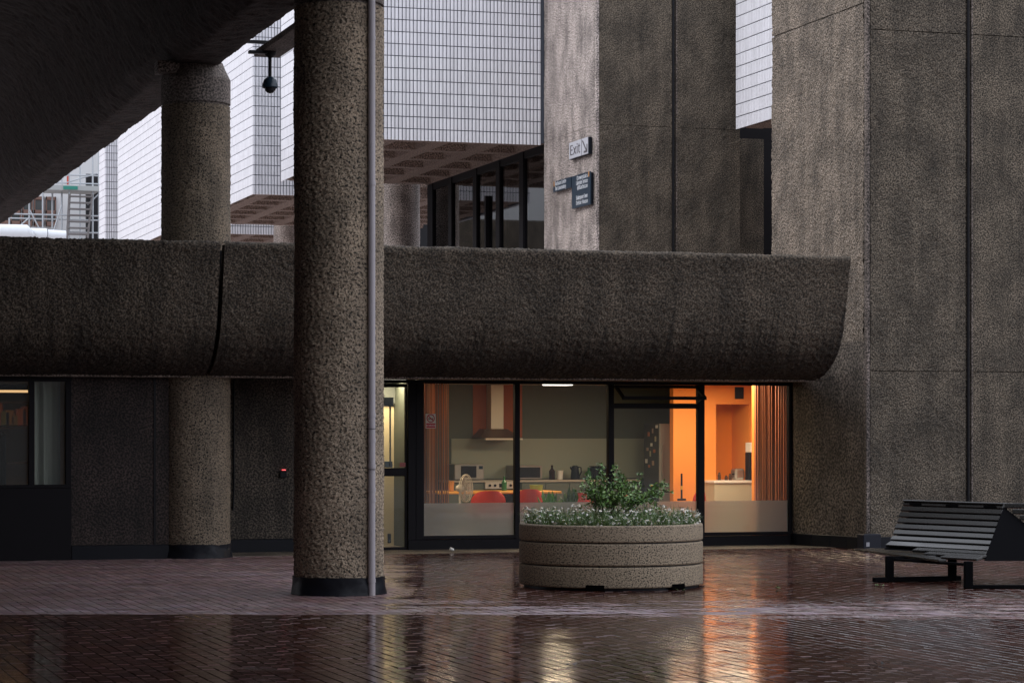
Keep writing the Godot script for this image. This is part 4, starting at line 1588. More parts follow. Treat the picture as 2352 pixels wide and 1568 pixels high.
func houseplant(x: float, d: float, y: float, h: float, spread: float, tint: Color, label: String) -> void:
	var t := thing("houseplant", label, "plant", Vector3(x, 0.03, -d), "houseplants inside the kitchen window")
	var s := st()
	lathe(s, Vector3(x, 0.03, -d), [Vector2(0.0, 0.0), Vector2(0.09, 0.0), Vector2(0.13, y - 0.04), Vector2(0.12, y - 0.04), Vector2(0.0, y - 0.06)], 20)
	part(t, "pot", s, plain(0.3, 0.12, 0.06, 0.7))
	var wh := []
	var tints := []
	for k in 46:
		var a := rng.randf() * TAU
		var lean := rng.randf_range(0.1, 1.15)
		var b := Basis(Vector3.UP, a) * Basis(Vector3.RIGHT, lean)
		var sc := rng.randf_range(0.7, 1.15)
		var o := Vector3(x, y - 0.06 + rng.randf_range(0.0, h * 0.55), -d) + b.y * 0.04
		wh.append(Transform3D(b.scaled_local(Vector3.ONE * sc * spread / 0.3), o))
		var v := rng.randf_range(0.6, 1.4)
		tints.append(Color(v * tint.r, v * tint.g, v * tint.b))
	many(t, "leaf", leaf_mesh(0.24, 0.06), M.leaf, wh, tints)


func signs() -> void:
	var u := 16.5
	var vb := Basis(Vector3(0, 0, 1), Vector3.UP, Vector3(-1, 0, 0))
	var grey := plain(0.52, 0.53, 0.58, 0.5)
	var blue := plain(0.014, 0.032, 0.055, 0.4)
	var navy := plain(0.008, 0.010, 0.016, 0.5)
	# exit sign
	var d0 := sd(1317, u)
	var d1 := sd(1344.5, u)
	var d2 := sd(1346, u)
	var d3 := sd(1360, u)
	var y0 := sy(1317, 366.5, d0)
	var y1 := sy(1317, 329.0, d0)
	var t := thing("exit_sign", "pale grey exit sign with an arrow on the light concrete flank", "sign", Vector3(u - 0.05, y0, -(d0 + d3) / 2))
	var s := st()
	slab(s, u - 0.075, u - 0.01, y0 - 0.01, y1 + 0.0, d3 - 0.03, d0 + 0.0, 0.006)
	part(t, "backing", s, navy)
	s = st()
	slab(s, u - 0.09, u - 0.076, y0, y1, d1, d0, 0.004)
	part(t, "word_panel", s, grey)
	s = st()
	slab(s, u - 0.09, u - 0.076, y0, y1, d3, d2, 0.004)
	part(t, "arrow_panel", s, grey)
	var wd := d0 - d1
	var txt := lettering("Exit", (y1 - y0) * 0.62, 0.006)
	var bx := txt.get_aabb().size
	part_at(t, "lettering", txt, plain(0.10, 0.09, 0.10, 0.5), Vector3(u - 0.0925, (y0 + y1) / 2, -(d0 + d1) / 2), vb * Basis.from_scale(Vector3(wd * 0.82 / bx.x, (y1 - y0) * 0.62 / bx.y, 1)))
	s = st()
	var cy := (y0 + y1) / 2
	var cz := -(d2 + d3) / 2
	var aw := (d2 - d3) * 0.34
	bar(s, Vector3(u - 0.093, cy + 0.12, cz - aw), Vector3(u - 0.093, cy - 0.11, cz + aw), 0.006, 0.035, 0.0, Vector3(-1, 0, 0).cross(Vector3(0, 1, -1)))
	bar(s, Vector3(u - 0.0935, cy - 0.11, cz + aw + 0.018), Vector3(u - 0.0935, cy + 0.03, cz + aw + 0.018), 0.035, 0.006, 0.0, Vector3.LEFT)
	bar(s, Vector3(u - 0.094, cy - 0.11, cz + aw + 0.03), Vector3(u - 0.094, cy - 0.11, cz - aw * 0.3), 0.035, 0.006, 0.0, Vector3.LEFT)
	part(t, "arrow", s, plain(0.10, 0.09, 0.10, 0.5))
	# blue direction signs
	for k in 2:
		var a: Array = [[1279.5, 1320.5, 442.5, 418.0], [1322.5, 1365.0, 480.5, 405.7]][k]
		var e0 := sd(a[0], u)
		var e1 := sd(a[1], u)
		var h0 := sy(a[0], a[2], e0)
		var h1 := sy(a[0], a[3], e0)
		t = thing("direction_sign", ["small dark blue direction sign with two lines of white text", "tall dark blue direction sign with five lines of white text"][k], "sign", Vector3(u - 0.05, h0, -(e0 + e1) / 2))
		s = st()
		slab(s, u - 0.06, u - 0.01, h0 + 0.01, h1 - 0.02, e1 + 0.03, e0 - 0.06)
		part(t, "bracket", s, navy)
		s = st()
		slab(s, u - 0.085, u - 0.061, h0, h1, e1, e0, 0.004)
		part(t, "panel", s, blue)
		var lines: Array = [[["Barbican Centre", 0.76], ["The Conservatory", 0.30]], [["Downstairs", 0.90], ["Lakeside Terrace", 0.75], ["@Barbican", 0.60], ["Shakespeare Tower", 0.30], ["Defoe House", 0.14]]][k]
		for l in lines:
			txt = lettering(l[0], 0.085, 0.003)
			var size := txt.get_aabb().size
			var wide: float = minf(size.x * 1.15, (e0 - e1) * 0.62)
			var zc := -e0 + 0.13 + wide / 2 if k == 0 else -e1 - 0.14 - wide / 2
			part_at(t, "lettering", txt, M.sign_white if M.has("sign_white") else plain(0.75, 0.78, 0.8, 0.5), Vector3(u - 0.088, lerpf(h0, h1, l[1]), zc), vb * Basis.from_scale(Vector3(wide / size.x, 1, 1)))
		s = st()
		var az := -e0 + 0.07 if k == 0 else -e1 - 0.075
		var ay := lerpf(h0, h1, 0.76 if k == 0 else 0.92)
		bar(s, Vector3(u - 0.087, ay - 0.05, az), Vector3(u - 0.087, ay + 0.05, az), 0.035, 0.005, 0.0, Vector3.LEFT)
		part(t, "orange_mark", s, plain(0.75, 0.36, 0.10, 0.5))
	# glass doors on the upper deck
	var da := 49.95
	var de := 58.7
	t = thing("glass_doors", "dark glazed door screen on the upper deck left of the exit sign", "door", Vector3(u, 3.1, -54.3))
	var marks := [985.0, 1033.0, 1090.0, 1143.0, 1197.0, 1250.0]
	s = st()
	slab(s, u + 0.02, u + 0.12, 7.55, 7.72, da, de)
	slab(s, u, u + 0.12, 3.1, 3.25, da, de)
	part(t, "rail", s, M.frame)
	for k in 5:
		var q := sd(marks[k], u)
		s = st()
		slab(s, u + 0.0, u + 0.13, 3.1, 7.7, q - (0.13 if k else 0.3), q + 0.15, 0.006)
		part(t, "mullion", s, M.frame)
	var q2 := sd(1117, u)
	s = st()
	slab(s, u - 0.03, u + 0.10, 3.12, 7.0, q2 - 0.05, q2 + 0.05, 0.004)
	part(t, "meeting_stile", s, M.frame)
	for k in 5:
		var qa := sd(marks[k], u)
		var qb := maxf(sd(marks[k + 1], u), da)
		s = st()
		poly(s, [Vector3(u + 0.05, 3.25, -qa), Vector3(u + 0.05, 3.25, -qb), Vector3(u + 0.05, 7.55, -qb), Vector3(u + 0.05, 7.55, -qa)], Vector3(-1, 0, 0))
		part(t, "pane", s, M.darkglass)
	for off in [-0.45, 0.45]:
		s = st()
		var p := Vector3(u - 0.03, 0, -q2 + off)
		tube(s, [p + Vector3(0, 3.4, 0), p + Vector3(-0.05, 4.7, 0), p + Vector3(-0.05, 4.85, 0.03), p + Vector3(-0.05, 4.92, 0.1), p + Vector3(-0.05, 4.85, 0.18), p + Vector3(-0.05, 4.7, 0.2), p + Vector3(0, 3.4, 0.2)], 0.03, 8)
		part(t, "handle", s, M.black)
	s = st()
	slab(s, u + 2.0, u + 2.2, 3.1, 7.7, da + 0.1, de)
	slab(s, u + 0.13, u + 2.0, 3.1, 7.7, de - 0.1, de)
	part(t, "lobby_wall", s, plain(0.025, 0.028, 0.03, 0.8))
	# round pale columns under the tiled blocks
	for k in 2:
		var c := Vector3([16.05, 16.05][k], 3.1, [-59.6, -72.0][k])
		t = thing("column", ["pale round column at the far end of the glass doors", "pale column glimpsed left of the foreground column over the parapet"][k], "column", c)
		var g := round_grid(c, 0.47, 3.1, 7.85, 0.06)
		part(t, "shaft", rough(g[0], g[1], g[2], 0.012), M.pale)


func planter() -> void:
	var c := Vector3(9.42, 0, -26.1)
	var r := 1.008
	var t := thing("planter", "large round concrete planter of three stacked rings on wet bricks", "planter", c)
	# rings, with a soft rounding at their edges
	for e in [[0.028, 0.252], [0.264, 0.500], [0.512, 0.692]]:
		var y0: float = e[0]
		var y1: float = e[1]
		var prof := []
		for k in 5:
			var a := -PI / 2 + PI / 2 * k / 4.0
			prof.append(Vector2(r - 0.02 + 0.02 * cos(a), y0 + 0.02 + 0.02 * sin(a)))
		prof.append(Vector2(r + 0.002, (y0 + y1) / 2))
		for k in 5:
			var a := PI / 2 * k / 4.0
			prof.append(Vector2(r - 0.02 + 0.02 * cos(a), y1 - 0.02 + 0.02 * sin(a)))
		prof.append(Vector2(r - 0.09, y1))
		prof.append(Vector2(r - 0.09, y0))
		prof.append(Vector2(r - 0.02, y0))
		var m: Mesh
		var s := st()
		lathe(s, c, prof, 160)
		m = s.commit()
		part(t, "ring", m, M.planter)
	var s := st()
	lathe(s, c, [Vector2(r - 0.028, 0.252), Vector2(r - 0.028, 0.264)], 96)
	part(t, "joint", s, M.tar)
	s = st()
	lathe(s, c, [Vector2(r - 0.028, 0.500), Vector2(r - 0.028, 0.512)], 96)
	part(t, "joint", s, M.tar)
	s = st()
	lathe(s, c, [Vector2(r - 0.05, -0.01), Vector2(r - 0.05, 0.03), Vector2(0.0, 0.03)], 96)
	part(t, "base", s, M.tar)
	# forklift pockets at the foot: solid black blocks painting in their inner shade
	var pocket_shade := plain(0.003, 0.003, 0.003, 1.0)
	pocket_shade.metallic_specular = 0.0
	for px in [1377.0, 1556.0]:
		var g := sg(px, 1350, 0.02)
		var dir := (Vector3(g.x, 0, g.z) - c)
		dir.y = 0
		dir = dir.normalized()
		var b := Basis(Vector3.UP.cross(dir), Vector3.UP, dir)
		s = st()
		box(s, c + dir * (r - 0.12) + Vector3(0, 0.034, 0), Vector3(0.2, 0.062, 0.246), 0.004, b)
		part(t, "pocket", s, pocket_shade)
	var p := PackedVector3Array()
	for j in 12:
		for i in 49:
			var f := -TAU * i / 48
			var rr := (r - 0.088) * (1.0 - j / 11.0) + 0.001
			p.append(Vector3(c.x + rr * cos(f), 0.655 + 0.05 * (j / 11.0), c.z + rr * sin(f)))
	part(t, "soil", rough(p, 49, 12, 0.04), plain(0.03, 0.022, 0.016, 0.95))
	# grass and leaves round the rim, and daisies
	var blade := st()
	poly(blade, [Vector3(-0.004, 0, 0), Vector3(0.004, 0, 0), Vector3(0.003, 0.09, 0.015), Vector3(-0.003, 0.09, 0.015)], Vector3(0, 0, 1))
	poly(blade, [Vector3(-0.003, 0.09, 0.015), Vector3(0.003, 0.09, 0.015), Vector3(0.0, 0.16, 0.05)], Vector3(0, 0, 1))
	var wh := []
	var tints := []
	for k in 7000:
		var a := rng.randf() * TAU
		var rr := r * sqrt(rng.randf()) * 0.93
		var clump := 0.6 + 0.8 * clampf(0.5 + 0.9 * broad.get_noise_2d(cos(a) * rr * 4.0, sin(a) * rr * 4.0), 0.0, 1.0)
		var b := Basis(Vector3.UP, rng.randf() * TAU) * Basis(Vector3.RIGHT, rng.randf_range(0.0, 0.7))
		wh.append(Transform3D(b.scaled_local(Vector3(1.0, clump * rng.randf_range(0.5, 1.25), 1)), c + Vector3(rr * cos(a), 0.66, rr * sin(a))))
		var v := rng.randf_range(0.8, 1.8)
		tints.append(Color(v * 1.05, v * 0.95, v * 0.95))
	var gr := many(self, "planter_grass", blade.commit(), M.leaf, wh, tints)
	gr.set_meta("label", "low grassy ground cover filling the round planter")
	gr.set_meta("category", "grass")
	# daisy: yellow eye and ten petals; petals are tinted per copy
	var d := st()
	for k in 9:
		var a := TAU * k / 9.0
		var e := Vector3(cos(a), 0, sin(a))
		var w := Vector3(-sin(a), 0, cos(a)) * 0.0042
		d.set_color(Color(1, 1, 1))
		poly(d, [e * 0.003, e * 0.010 + w + Vector3(0, 0.002, 0), e * 0.0145 + Vector3(0, 0.001, 0), e * 0.010 - w + Vector3(0, 0.002, 0)], Vector3.UP)
	d.set_color(Color(0.75, 0.5, 0.05))
	for k in 6:
		var a0 := TAU * k / 6.0
		var a1 := TAU * (k + 1) / 6.0
		poly(d, [Vector3(0, 0.006, 0), Vector3(cos(a0), 0.5, sin(a0)) * 0.005, Vector3(cos(a1), 0.5, sin(a1)) * 0.005], Vector3.UP)
	d.set_color(Color(0.06, 0.12, 0.03))
	bar(d, Vector3(0, -0.09, 0), Vector3.ZERO, 0.0016, 0.0016)
	wh = []
	for k in 1350:
		var a := rng.randf() * TAU
		var rr := r * (0.60 + 0.37 * sqrt(rng.randf()))
		var dens := broad.get_noise_2d(cos(a) * rr * 3.0 + 20.0, sin(a) * rr * 3.0)
		if dens < -0.32 and k % 3:
			continue
		var y := 0.70 + 0.155 * pow(rng.randf(), 1.6) + 0.03 * dens
		var b := Basis(Vector3.UP, rng.randf() * TAU) * Basis(Vector3.RIGHT, rng.randf_range(0.1, 1.0))
		wh.append(Transform3D(b.scaled_local(Vector3.ONE * rng.randf_range(0.75, 1.3)), c + Vector3(rr * cos(a), y, rr * sin(a))))
	var dm := plain(0.82, 0.82, 0.80, 0.6)
	dm.vertex_color_use_as_albedo = true
	var df := many(self, "daisies", d.commit(), dm, wh)
	df.set_meta("label", "mass of small white daisies round the planter rim")
	df.set_meta("category", "flowers")
	# the shrub
	var base := c + Vector3(-0.06, 0.68, 0.1)
	t = thing("shrub", "dark green glossy shrub with one red flower in the round planter", "shrub", base)
	var tips := []
	var right := Vector3(C, 0, S)
	var ahead := Vector3(S, 0, -C)
	s = st()
	for k in 11:
		var o := base + right * rng.randf_range(-0.22, 0.14) + ahead * rng.randf_range(-0.12, 0.12)
		var lean := right * rng.randf_range(-0.20, 0.46) + ahead * rng.randf_range(-0.25, 0.25)
		var top := rng.randf_range(0.22, 0.56) * (1.0 - 0.25 * float(k) / 9.0)
		var mid := o + lean * 0.45 + Vector3(rng.randf_range(-0.05, 0.05), top * 0.5, rng.randf_range(-0.05, 0.05))
		var end := o + lean + Vector3(0, top, 0)
		tube(s, [o - Vector3(0, 0.04, 0), mid, end], 0.009, 6, 0.004)
		tips.append([o, mid, end])
	part(t, "stem", s, M.stem)
	s = st()
	wh = []
	tints = []
	for e in tips:
		for j in 9:
			var f := rng.randf_range(0.35, 1.0)
			var p0: Vector3 = e[1].lerp(e[2], (f - 0.35) / 0.65)
			var dir := Vector3(rng.randfn(), rng.randfn(0.35, 0.6), rng.randfn()).normalized()
			var l := rng.randf_range(0.08, 0.31)
			var p1 := p0 + dir * l * 0.6 + Vector3(0, 0.02, 0)
			var p2 := p0 + dir * l
			tube(s, [p0, p1, p2], 0.0035, 4, 0.0015)
			for q in 24:
				var g := rng.randf_range(0.15, 1.08)
				var pos := p0.lerp(p2, g) + Vector3(rng.randfn(0, 0.016), rng.randfn(0, 0.016), rng.randfn(0, 0.016))
				var b := Basis(Vector3.UP, rng.randf() * TAU) * Basis(Vector3.RIGHT, rng.randf_range(0.3, 2.1)) * Basis(Vector3.UP, rng.randf_range(-1, 1))
				wh.append(Transform3D(b.scaled_local(Vector3.ONE * rng.randf_range(0.6, 1.2)), pos))
				var v := rng.randf_range(0.7, 2.6)
				tints.append(Color(v * rng.randf_range(0.85, 1.25), v, v * rng.randf_range(0.8, 1.1)))
	part(t, "twig", s, M.stem)
	many(t, "leaf", leaf_mesh(0.042, 0.019), M.leaf, wh, tints)
	for e in [[1437, 1138, 0.02, 0], [1497, 1115, 0.012, 1]]:
		var a: float = (e[0] - 1176.0) / F
		var z := 27.5
		var pos := cw(a * z, EYE + (1000.0 - e[1]) / F * z, z)
		s = st()
		for k in 6:
			var w := TAU * k / 6.0
			var o: Vector3 = pos + Vector3(cos(w), 0.3 * sin(w * 2.0), sin(w)) * e[2] * 0.7
			lathe(s, o, [Vector2(0, -e[2] * 0.6), Vector2(e[2] * 0.6, 0), Vector2(0, e[2] * 0.6)], 7)
		part(t, ["red_flower", "orange_bud"][e[3]], s, [plain(0.65, 0.04, 0.015, 0.5), plain(0.7, 0.28, 0.03, 0.5)][e[3]])
	# thin wire support under the shrub
	s = st()
	for k in 3:
		var o := c + right * (-0.13 + 0.09 * k) - ahead * 0.35
		tube(s, [o + Vector3(0, 0.62, 0), o + right * 0.02 + Vector3(0, 0.82, 0), o + right * (0.05 - 0.05 * k) + Vector3(0, 0.98, 0)], 0.006, 5)
	part(t, "stem", s, M.stem)


func bench() -> void:
	var wood := concrete(0.046, 0.046, 0.042, 0.9, 0.0, "agg", 0.22, false)
	var dark := plain(0.006, 0.006, 0.007, 0.9)
	dark.metallic_specular = 0.1
	var near := cw(5.52, 0, 28.3)
	var da := cw(-0.545, 0, 0.839)
	var n := cw(-0.839, 0, -0.545)
	var t := thing("bench", "dark slatted timber bench with a curved back on wet bricks", "bench", cw(4.7, 0, 28.2))
	# offset, height, far end
	var prof := [[0.0, 0.855, 1.66], [0.035, 0.79, 1.66], [0.075, 0.722, 1.65], [0.115, 0.654, 1.63], [0.16, 0.586, 1.62], [0.205, 0.52, 1.6], [0.26, 0.452, 1.58], [0.345, 0.388, 1.55], [0.47, 0.345, 0.95], [0.59, 0.318, 0.62], [0.71, 0.30, 0.22]]
	for i in prof.size():
		var o: float = prof[i][0]
		var h: float = prof[i][1]
		var a: Array = prof[maxi(i - 1, 0)]
		var b: Array = prof[mini(i + 1, prof.size() - 1)]
		var tang: Vector3 = (n * (b[0] - a[0]) + Vector3(0, b[1] - a[1], 0)).normalized()
		var p0 := near + n * o - da * (0.36 * o / 0.72) + Vector3(0, h, 0)
		var p1: Vector3 = near + n * o + da * prof[i][2] + Vector3(0, h, 0)
		var face: Vector3 = tang.cross(da).normalized()
		var s := st()
		bar(s, p0, p1, 0.064 if i < 7 else 0.098, 0.03, 0.006, face)
		part(t, "slat", s, wood)
	var bs := st()
	for i in 8:
		var a: Array = prof[i]
		var b: Array = prof[i + 1]
		var q0: Vector3 = near + n * (a[0] - 0.05) + Vector3(0, a[1] - 0.02, 0)
		var q1: Vector3 = near + n * (b[0] - 0.05) + Vector3(0, b[1] - 0.02, 0)
		poly(bs, [q0 - da * (0.3 * a[0]), q0 + da * 1.6, q1 + da * 1.55, q1 - da * (0.3 * b[0])], n)
	part(t, "gap_shade", bs, dark)  # black sheet added behind the slats to paint in their shaded gaps
	# top rail with its cut-outs
	var s := st()
	bar(s, near + Vector3(0, 0.885, 0) - n * 0.01, near + da * 1.66 + Vector3(0, 0.885, 0) - n * 0.01, 0.07, 0.022, 0.006)
	part(t, "top_rail", s, wood)
	for k in 3:
		s = st()
		var q := near + da * (0.1 + 0.62 * k) + Vector3(0, 0.846, 0) + n * 0.019
		bar(s, q, q + da * 0.2, 0.022, 0.03, 0.002, Vector3.UP)
		part(t, "slot", s, dark)
	# seat boards of the next length, running on behind
	var f0 := sg(2163, 1289, 0.29)
	var f1 := sg(1958, 1262, 0.29)
	var cd := (f1 - f0).normalized()
	var side := Vector3.UP.cross(cd)
	if side.dot(n) > 0.0:
		side = -side
	for k in 4:
		s = st()
		var o := side * (0.055 + 0.105 * k)
		bar(s, f0 + o + cd * (0.1 + 0.42 * k), f1 + o, 0.092, 0.03, 0.006)
		part(t, "seat_board", s, wood)
	# end panel between the two lengths
	s = st()
	var apex := near + Vector3(0, 0.85, 0)
	var bl := near + n * 0.60 - da * 0.32 + Vector3(0, 0.275, 0)
	var br := near + cw(0.62, 0.275, -0.62)
	var th := cw(0.0, 0, 0.04)
	for o in [Vector3.ZERO, th]:
		poly(s, [apex + o, bl + o, br + o], Vector3(0, 0, 1) if o == Vector3.ZERO else Vector3(0, 0, -1))
	poly(s, [apex, bl, bl + th, apex + th], n)
	poly(s, [apex, br, br + th, apex + th], -n)
	poly(s, [bl, br, br + th, bl + th], Vector3.DOWN)
	part(t, "end_panel", s, dark)
	# second back, beyond the panel
	var bd := cw(0.95, 0, -0.31)
	for i in 9:
		var f := i / 8.0
		s = st()
		var p0 := apex.lerp(br, f * 0.9) + Vector3(0, 0.015, 0) - th
		bar(s, p0, p0 + bd * 1.1, 0.054, 0.03, 0.006, cw(0.3, 0.2, -0.9).normalized())
		part(t, "slat", s, wood)
	# legs and foot bars
	var la := cw(4.25, 0, 28.4)
	var lb := cw(5.0, 0, 28.65)
	var lc := cw(4.92, 0, 27.2)
	for l in [la, lb, lc]:
		s = st()
		box(s, l + Vector3(0, 0.15, 0), Vector3(0.09, 0.29, 0.09), 0.006, Basis(Vector3.UP, -asin(S)))
		part(t, "leg", s, dark)
	s = st()
	bar(s, la + (la - lb).normalized() * 0.2 + Vector3(0, 0.03, 0), lb + (lb - la).normalized() * 0.1 + Vector3(0, 0.03, 0), 0.07, 0.055, 0.006)
	part(t, "foot_bar", s, dark)
	s = st()
	bar(s, lc - cw(0.05, -0.022, 0.0), lc + cw(1.5, 0.022, -0.05), 0.07, 0.04, 0.006)
	part(t, "foot_bar", s, dark)
	s = st()
	bar(s, la + Vector3(0, 0.27, 0), lb + cw(0.4, 0.27, 0.0), 0.07, 0.04, 0.004)
	bar(s, la + cw(0.05, 0.255, 0.0), lc + cw(0.0, 0.255, 0.1), 0.05, 0.03, 0.004)
	part(t, "seat_bearer", s, dark)


func far_things() -> void:
	# scaffold at the far left, beyond the parapet
	var d := 99.0
	var steel := plain(0.42, 0.45, 0.48, 0.45, 0.3)
	var t := thing("scaffold", "steel scaffold with a platform and ladder stair beyond the left parapet", "scaffold", Vector3(sx(120, d), 3.1, -d))
	for k in 9:
		var px: float = [20.0, 66.0, 97.0, 119.0, 141.0, 158.0, 183.0, 212.0, 226.0][k]
		var dd: float = d + [0.0, 1.2, 0.0, 1.2, 0.6, 0.0, 1.2, 0.0, 1.2][k]
		var s := st()
		tube(s, [Vector3(sx(px, dd), 3.1, -dd), Vector3(sx(px, dd), 13.5, -dd)], 0.035, 7)
		part(t, "standard", s, steel)
	for e in [[-40, 240, 493, 0.0], [-40, 240, 503, 1.2], [60, 232, 532, 0.0], [110, 232, 400, 0.0], [100, 232, 419, 1.2]]:
		var s := st()
		var dd: float = d + e[3]
		tube(s, [Vector3(sx(e[0], dd), sy(110, e[2], dd), -dd), Vector3(sx(e[1], dd), sy(110, e[2], dd), -dd)], 0.03, 7)
		part(t, "ledger", s, steel)
	for e in [[20, 540, 66, 500], [97, 540, 66, 480], [150, 420, 222, 398], [119, 540, 141, 470], [200, 470, 232, 440]]:
		var s := st()
		tube(s, [Vector3(sx(e[0], d), sy(e[0], e[1], d), -d), Vector3(sx(e[2], d), sy(e[2], e[3], d), -d)], 0.028, 7)
		part(t, "brace", s, steel)
	var s := st()
	slab(s, sx(95, d), sx(226, d), sy(160, 438, d), sy(160, 426, d), d - 0.15, d + 1.3, 0.01)
	part(t, "platform", s, plain(0.36, 0.38, 0.38, 0.6))
	s = st()
	slab(s, sx(143, d), sx(176, d), sy(160, 436, d), sy(160, 428, d), d - 0.19, d - 0.152, 0.004)
	part(t, "green_board", s, plain(0.03, 0.22, 0.17, 0.6))
	s = st()
	slab(s, sx(153, d), sx(159, d), sy(160, 424, d), sy(160, 404, d), d - 0.02, d + 0.1, 0.02)
	part(t, "red_post", s, plain(0.5, 0.06, 0.03, 0.5))
	for k in 7:
		s = st()
		var y := sy(180, 452.0 + 14.6 * k, d)
		slab(s, sx(158 - k * 1.0, d), sx(208 - k * 1.5, d), y - 0.03, y + 0.03, d - 0.25 - 0.03 * k, d - 0.05 - 0.03 * k, 0.004)
		part(t, "stair_tread", s, plain(0.14, 0.13, 0.13, 0.6))
	s = st()
	bar(s, Vector3(sx(210, d), sy(210, 446, d), -d + 0.1), Vector3(sx(197, d), sy(197, 548, d), -d + 0.4), 0.05, 0.1, 0.004)
	bar(s, Vector3(sx(158, d), sy(158, 446, d), -d + 0.1), Vector3(sx(150, d), sy(150, 548, d), -d + 0.4), 0.05, 0.1, 0.004)
	part(t, "stringer", s, plain(0.14, 0.13, 0.13, 0.6))
	# white covered roll on the deck
	var wd := 96.5
	t = thing("white_cover", "long white plastic covered roll lying at the foot of the scaffold", "cover", Vector3(sx(50, wd), sy(50, 545, wd), -wd))
	s = st()
	var yc := sy(50, 534, wd)
	tube(s, [Vector3(sx(-60, wd), yc, -wd), Vector3(sx(60, wd), yc, -wd + 0.05), Vector3(sx(61, wd), yc - 0.06, -wd)], 0.30, 20)
	tube(s, [Vector3(sx(70, wd), yc - 0.05, -wd - 0.3), Vector3(sx(108, wd), yc - 0.05, -wd - 0.3)], 0.26, 20)
	tube(s, [Vector3(sx(110, wd), yc - 0.05, -wd - 0.3), Vector3(sx(152, wd), yc - 0.08, -wd - 0.3)], 0.22, 20)
	part(t, "sheet", s, plain(0.72, 0.76, 0.80, 0.2))
	# building behind the scaffold
	var bd := 112.0
	t = thing("building", "distant pale building with brown windows behind the scaffold", "building", Vector3(sx(60, bd), 3.1, -bd))
	var x0 := -70.0
	var x1 := sx(260, bd)
	s = st()
	slab(s, x0, x1, 3.1, 20.0, bd + 0.4, bd + 6.0)
	part(t, "wall", s, plain(0.60, 0.61, 0.62, 0.8))
	s = st()
	slab(s, x0, 8.5, 3.1, 11.5, bd - 2.0, bd + 0.39)  # unseen dark mass, added to darken what the upper glass doors reflect
	part(t, "podium", s, M.dark)
	s = st()
	slab(s, 15.5, 45.0, 3.1, 13.0, bd - 2.0, bd - 1.8)
	part(t, "podium", s, M.black)
	for k in 9:
		var px := -110.0 + k * 27.0
		var yb := sy(100, 518, bd)
		var yt := sy(100, 450, bd)
		s = st()
		for e in [[px, px + 2.5, yb, yt], [px + 21, px + 23.5, yb, yt], [px, px + 23.5, yt - 0.15, yt], [px, px + 23.5, yb, yb + 0.2], [px, px + 23.5, (yb + yt) / 2 - 0.12, (yb + yt) / 2 + 0.05]]:
			slab(s, sx(e[0], bd), sx(e[1], bd), e[2], e[3], bd + 0.22, bd + 0.42, 0.01)
		var w := part(t, "window", s, plain(0.16, 0.09, 0.07, 0.7))
		s = st()
		slab(s, sx(px + 2, bd), sx(px + 22, bd), yb + 0.1, yt - 0.1, bd + 0.33, bd + 0.38)
		part(w, "pane", s, plain(0.03, 0.035, 0.035, 0.15))
	# unseen blocks added behind the photographer to hold back sky light
	t = thing("added_sky_block", "long unseen concrete block added behind the viewpoint to hold back sky light", "building", Vector3(8, 0, 30))
	s = st()
	slab(s, -45.0, 12.0, 0.0, 24.0, -36.0, -24.0)
	part(t, "wall", s, plain(0.16, 0.14, 0.125, 0.85))
	for k in 6:
		s = st()
		slab(s, -45.0, 12.0, 3.2 + k * 3.6, 4.3 + k * 3.6, -23.9, -22.6, 0.2)
		part(t, "balcony", s, plain(0.19, 0.165, 0.145, 0.85))
	s = st()
	slab(s, 12.01, 60.0, 0.0, 6.5, -34.0, -26.0)
	part(t, "low_sky_block", s, plain(0.14, 0.12, 0.105, 0.85))  # lower length added to keep bright sky out of the window reflections
	for k in 11:
		s = st()
		slab(s, -44.0 + k * 5.2, -43.2 + k * 5.2, 0.0, 24.0, -23.9, -23.4)
		part(t, "pier", s, plain(0.16, 0.14, 0.125, 0.85))


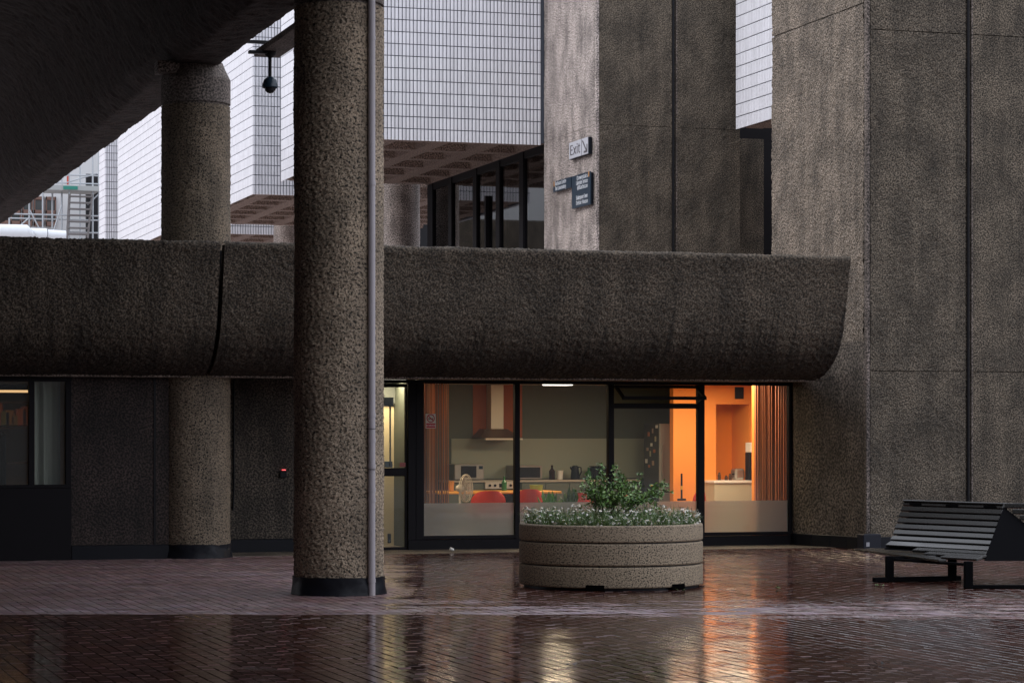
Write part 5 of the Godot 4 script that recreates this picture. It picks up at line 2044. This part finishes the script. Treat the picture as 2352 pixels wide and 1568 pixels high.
func small_things() -> void:
	# paper cup on the apron
	var g := sg(1037, 1265.5, 0.005)
	var t := thing("crumpled_cup", "small crushed white cup lying by the window plinth", "litter", g)
	var s := st()
	lathe(s, g + Vector3(0, 0.03, 0), [Vector2(0.0, -0.045), Vector2(0.018, -0.03), Vector2(0.023, 0.026), Vector2(0.019, 0.026), Vector2(0.0, -0.02)], 12, Basis(Vector3(0, 0, 1), 1.2))
	part(t, "cup", s, M.white)
	# sprigs and fallen leaves on the bricks
	var spots := [[1745, 1333, "pale green sprig on the bricks right of the planter"], [1790, 1352, "green leaf scrap between the planter and the bench"], [2020, 1346, "tuft of weed at the left foot of the bench"], [1560, 1358, "weed at the foot of the planter by its right pocket"], [2010, 1527, "dark wet leaf lying on the bricks at the lower right"], [1312, 1528, "dark twig scrap on the bricks below the planter"]]
	for k in spots.size():
		var e: Array = spots[k]
		var p := sg(e[0], e[1], 0.002)
		t = thing("leaf_scrap", e[2], "leaf", p, "scraps on the bricks")
		s = st()
		for j in (9 if k < 4 else 5):
			var a := rng.randf() * TAU
			var b := Basis(Vector3.UP, a) * Basis(Vector3.RIGHT, rng.randf_range(0.7, 1.5))
			var o := p + Vector3(rng.randf_range(-0.06, 0.06), 0.005, rng.randf_range(-0.06, 0.06))
			var l := rng.randf_range(0.03, 0.06)
			poly(s, [o, o + b * Vector3(0.012, l * 0.5, 0), o + b * Vector3(0, l, 0), o + b * Vector3(-0.012, l * 0.5, 0)], Vector3.UP)
		part(t, "blade", s, [plain(0.16, 0.24, 0.10, 0.5), plain(0.10, 0.18, 0.05, 0.5), plain(0.05, 0.10, 0.02, 0.5), plain(0.05, 0.08, 0.02, 0.5), plain(0.012, 0.012, 0.01, 0.4), plain(0.015, 0.013, 0.012, 0.4)][k])
	# dark box by the tower foot
	var p := sg(2028, 1264, 0.0)
	t = thing("utility_box", "low dark box with a small white tag at the tower foot behind the bench", "box", Vector3(15.8, 0, -33.15))
	s = st()
	slab(s, 15.74, 16.02, 0.005, 0.235, 32.95, 33.17, 0.01)
	part(t, "case", s, plain(0.02, 0.022, 0.03, 0.4))
	s = st()
	slab(s, 15.78, 15.83, 0.06, 0.12, 32.94, 32.949)
	part(t, "tag", s, plain(0.30, 0.30, 0.33, 0.6))
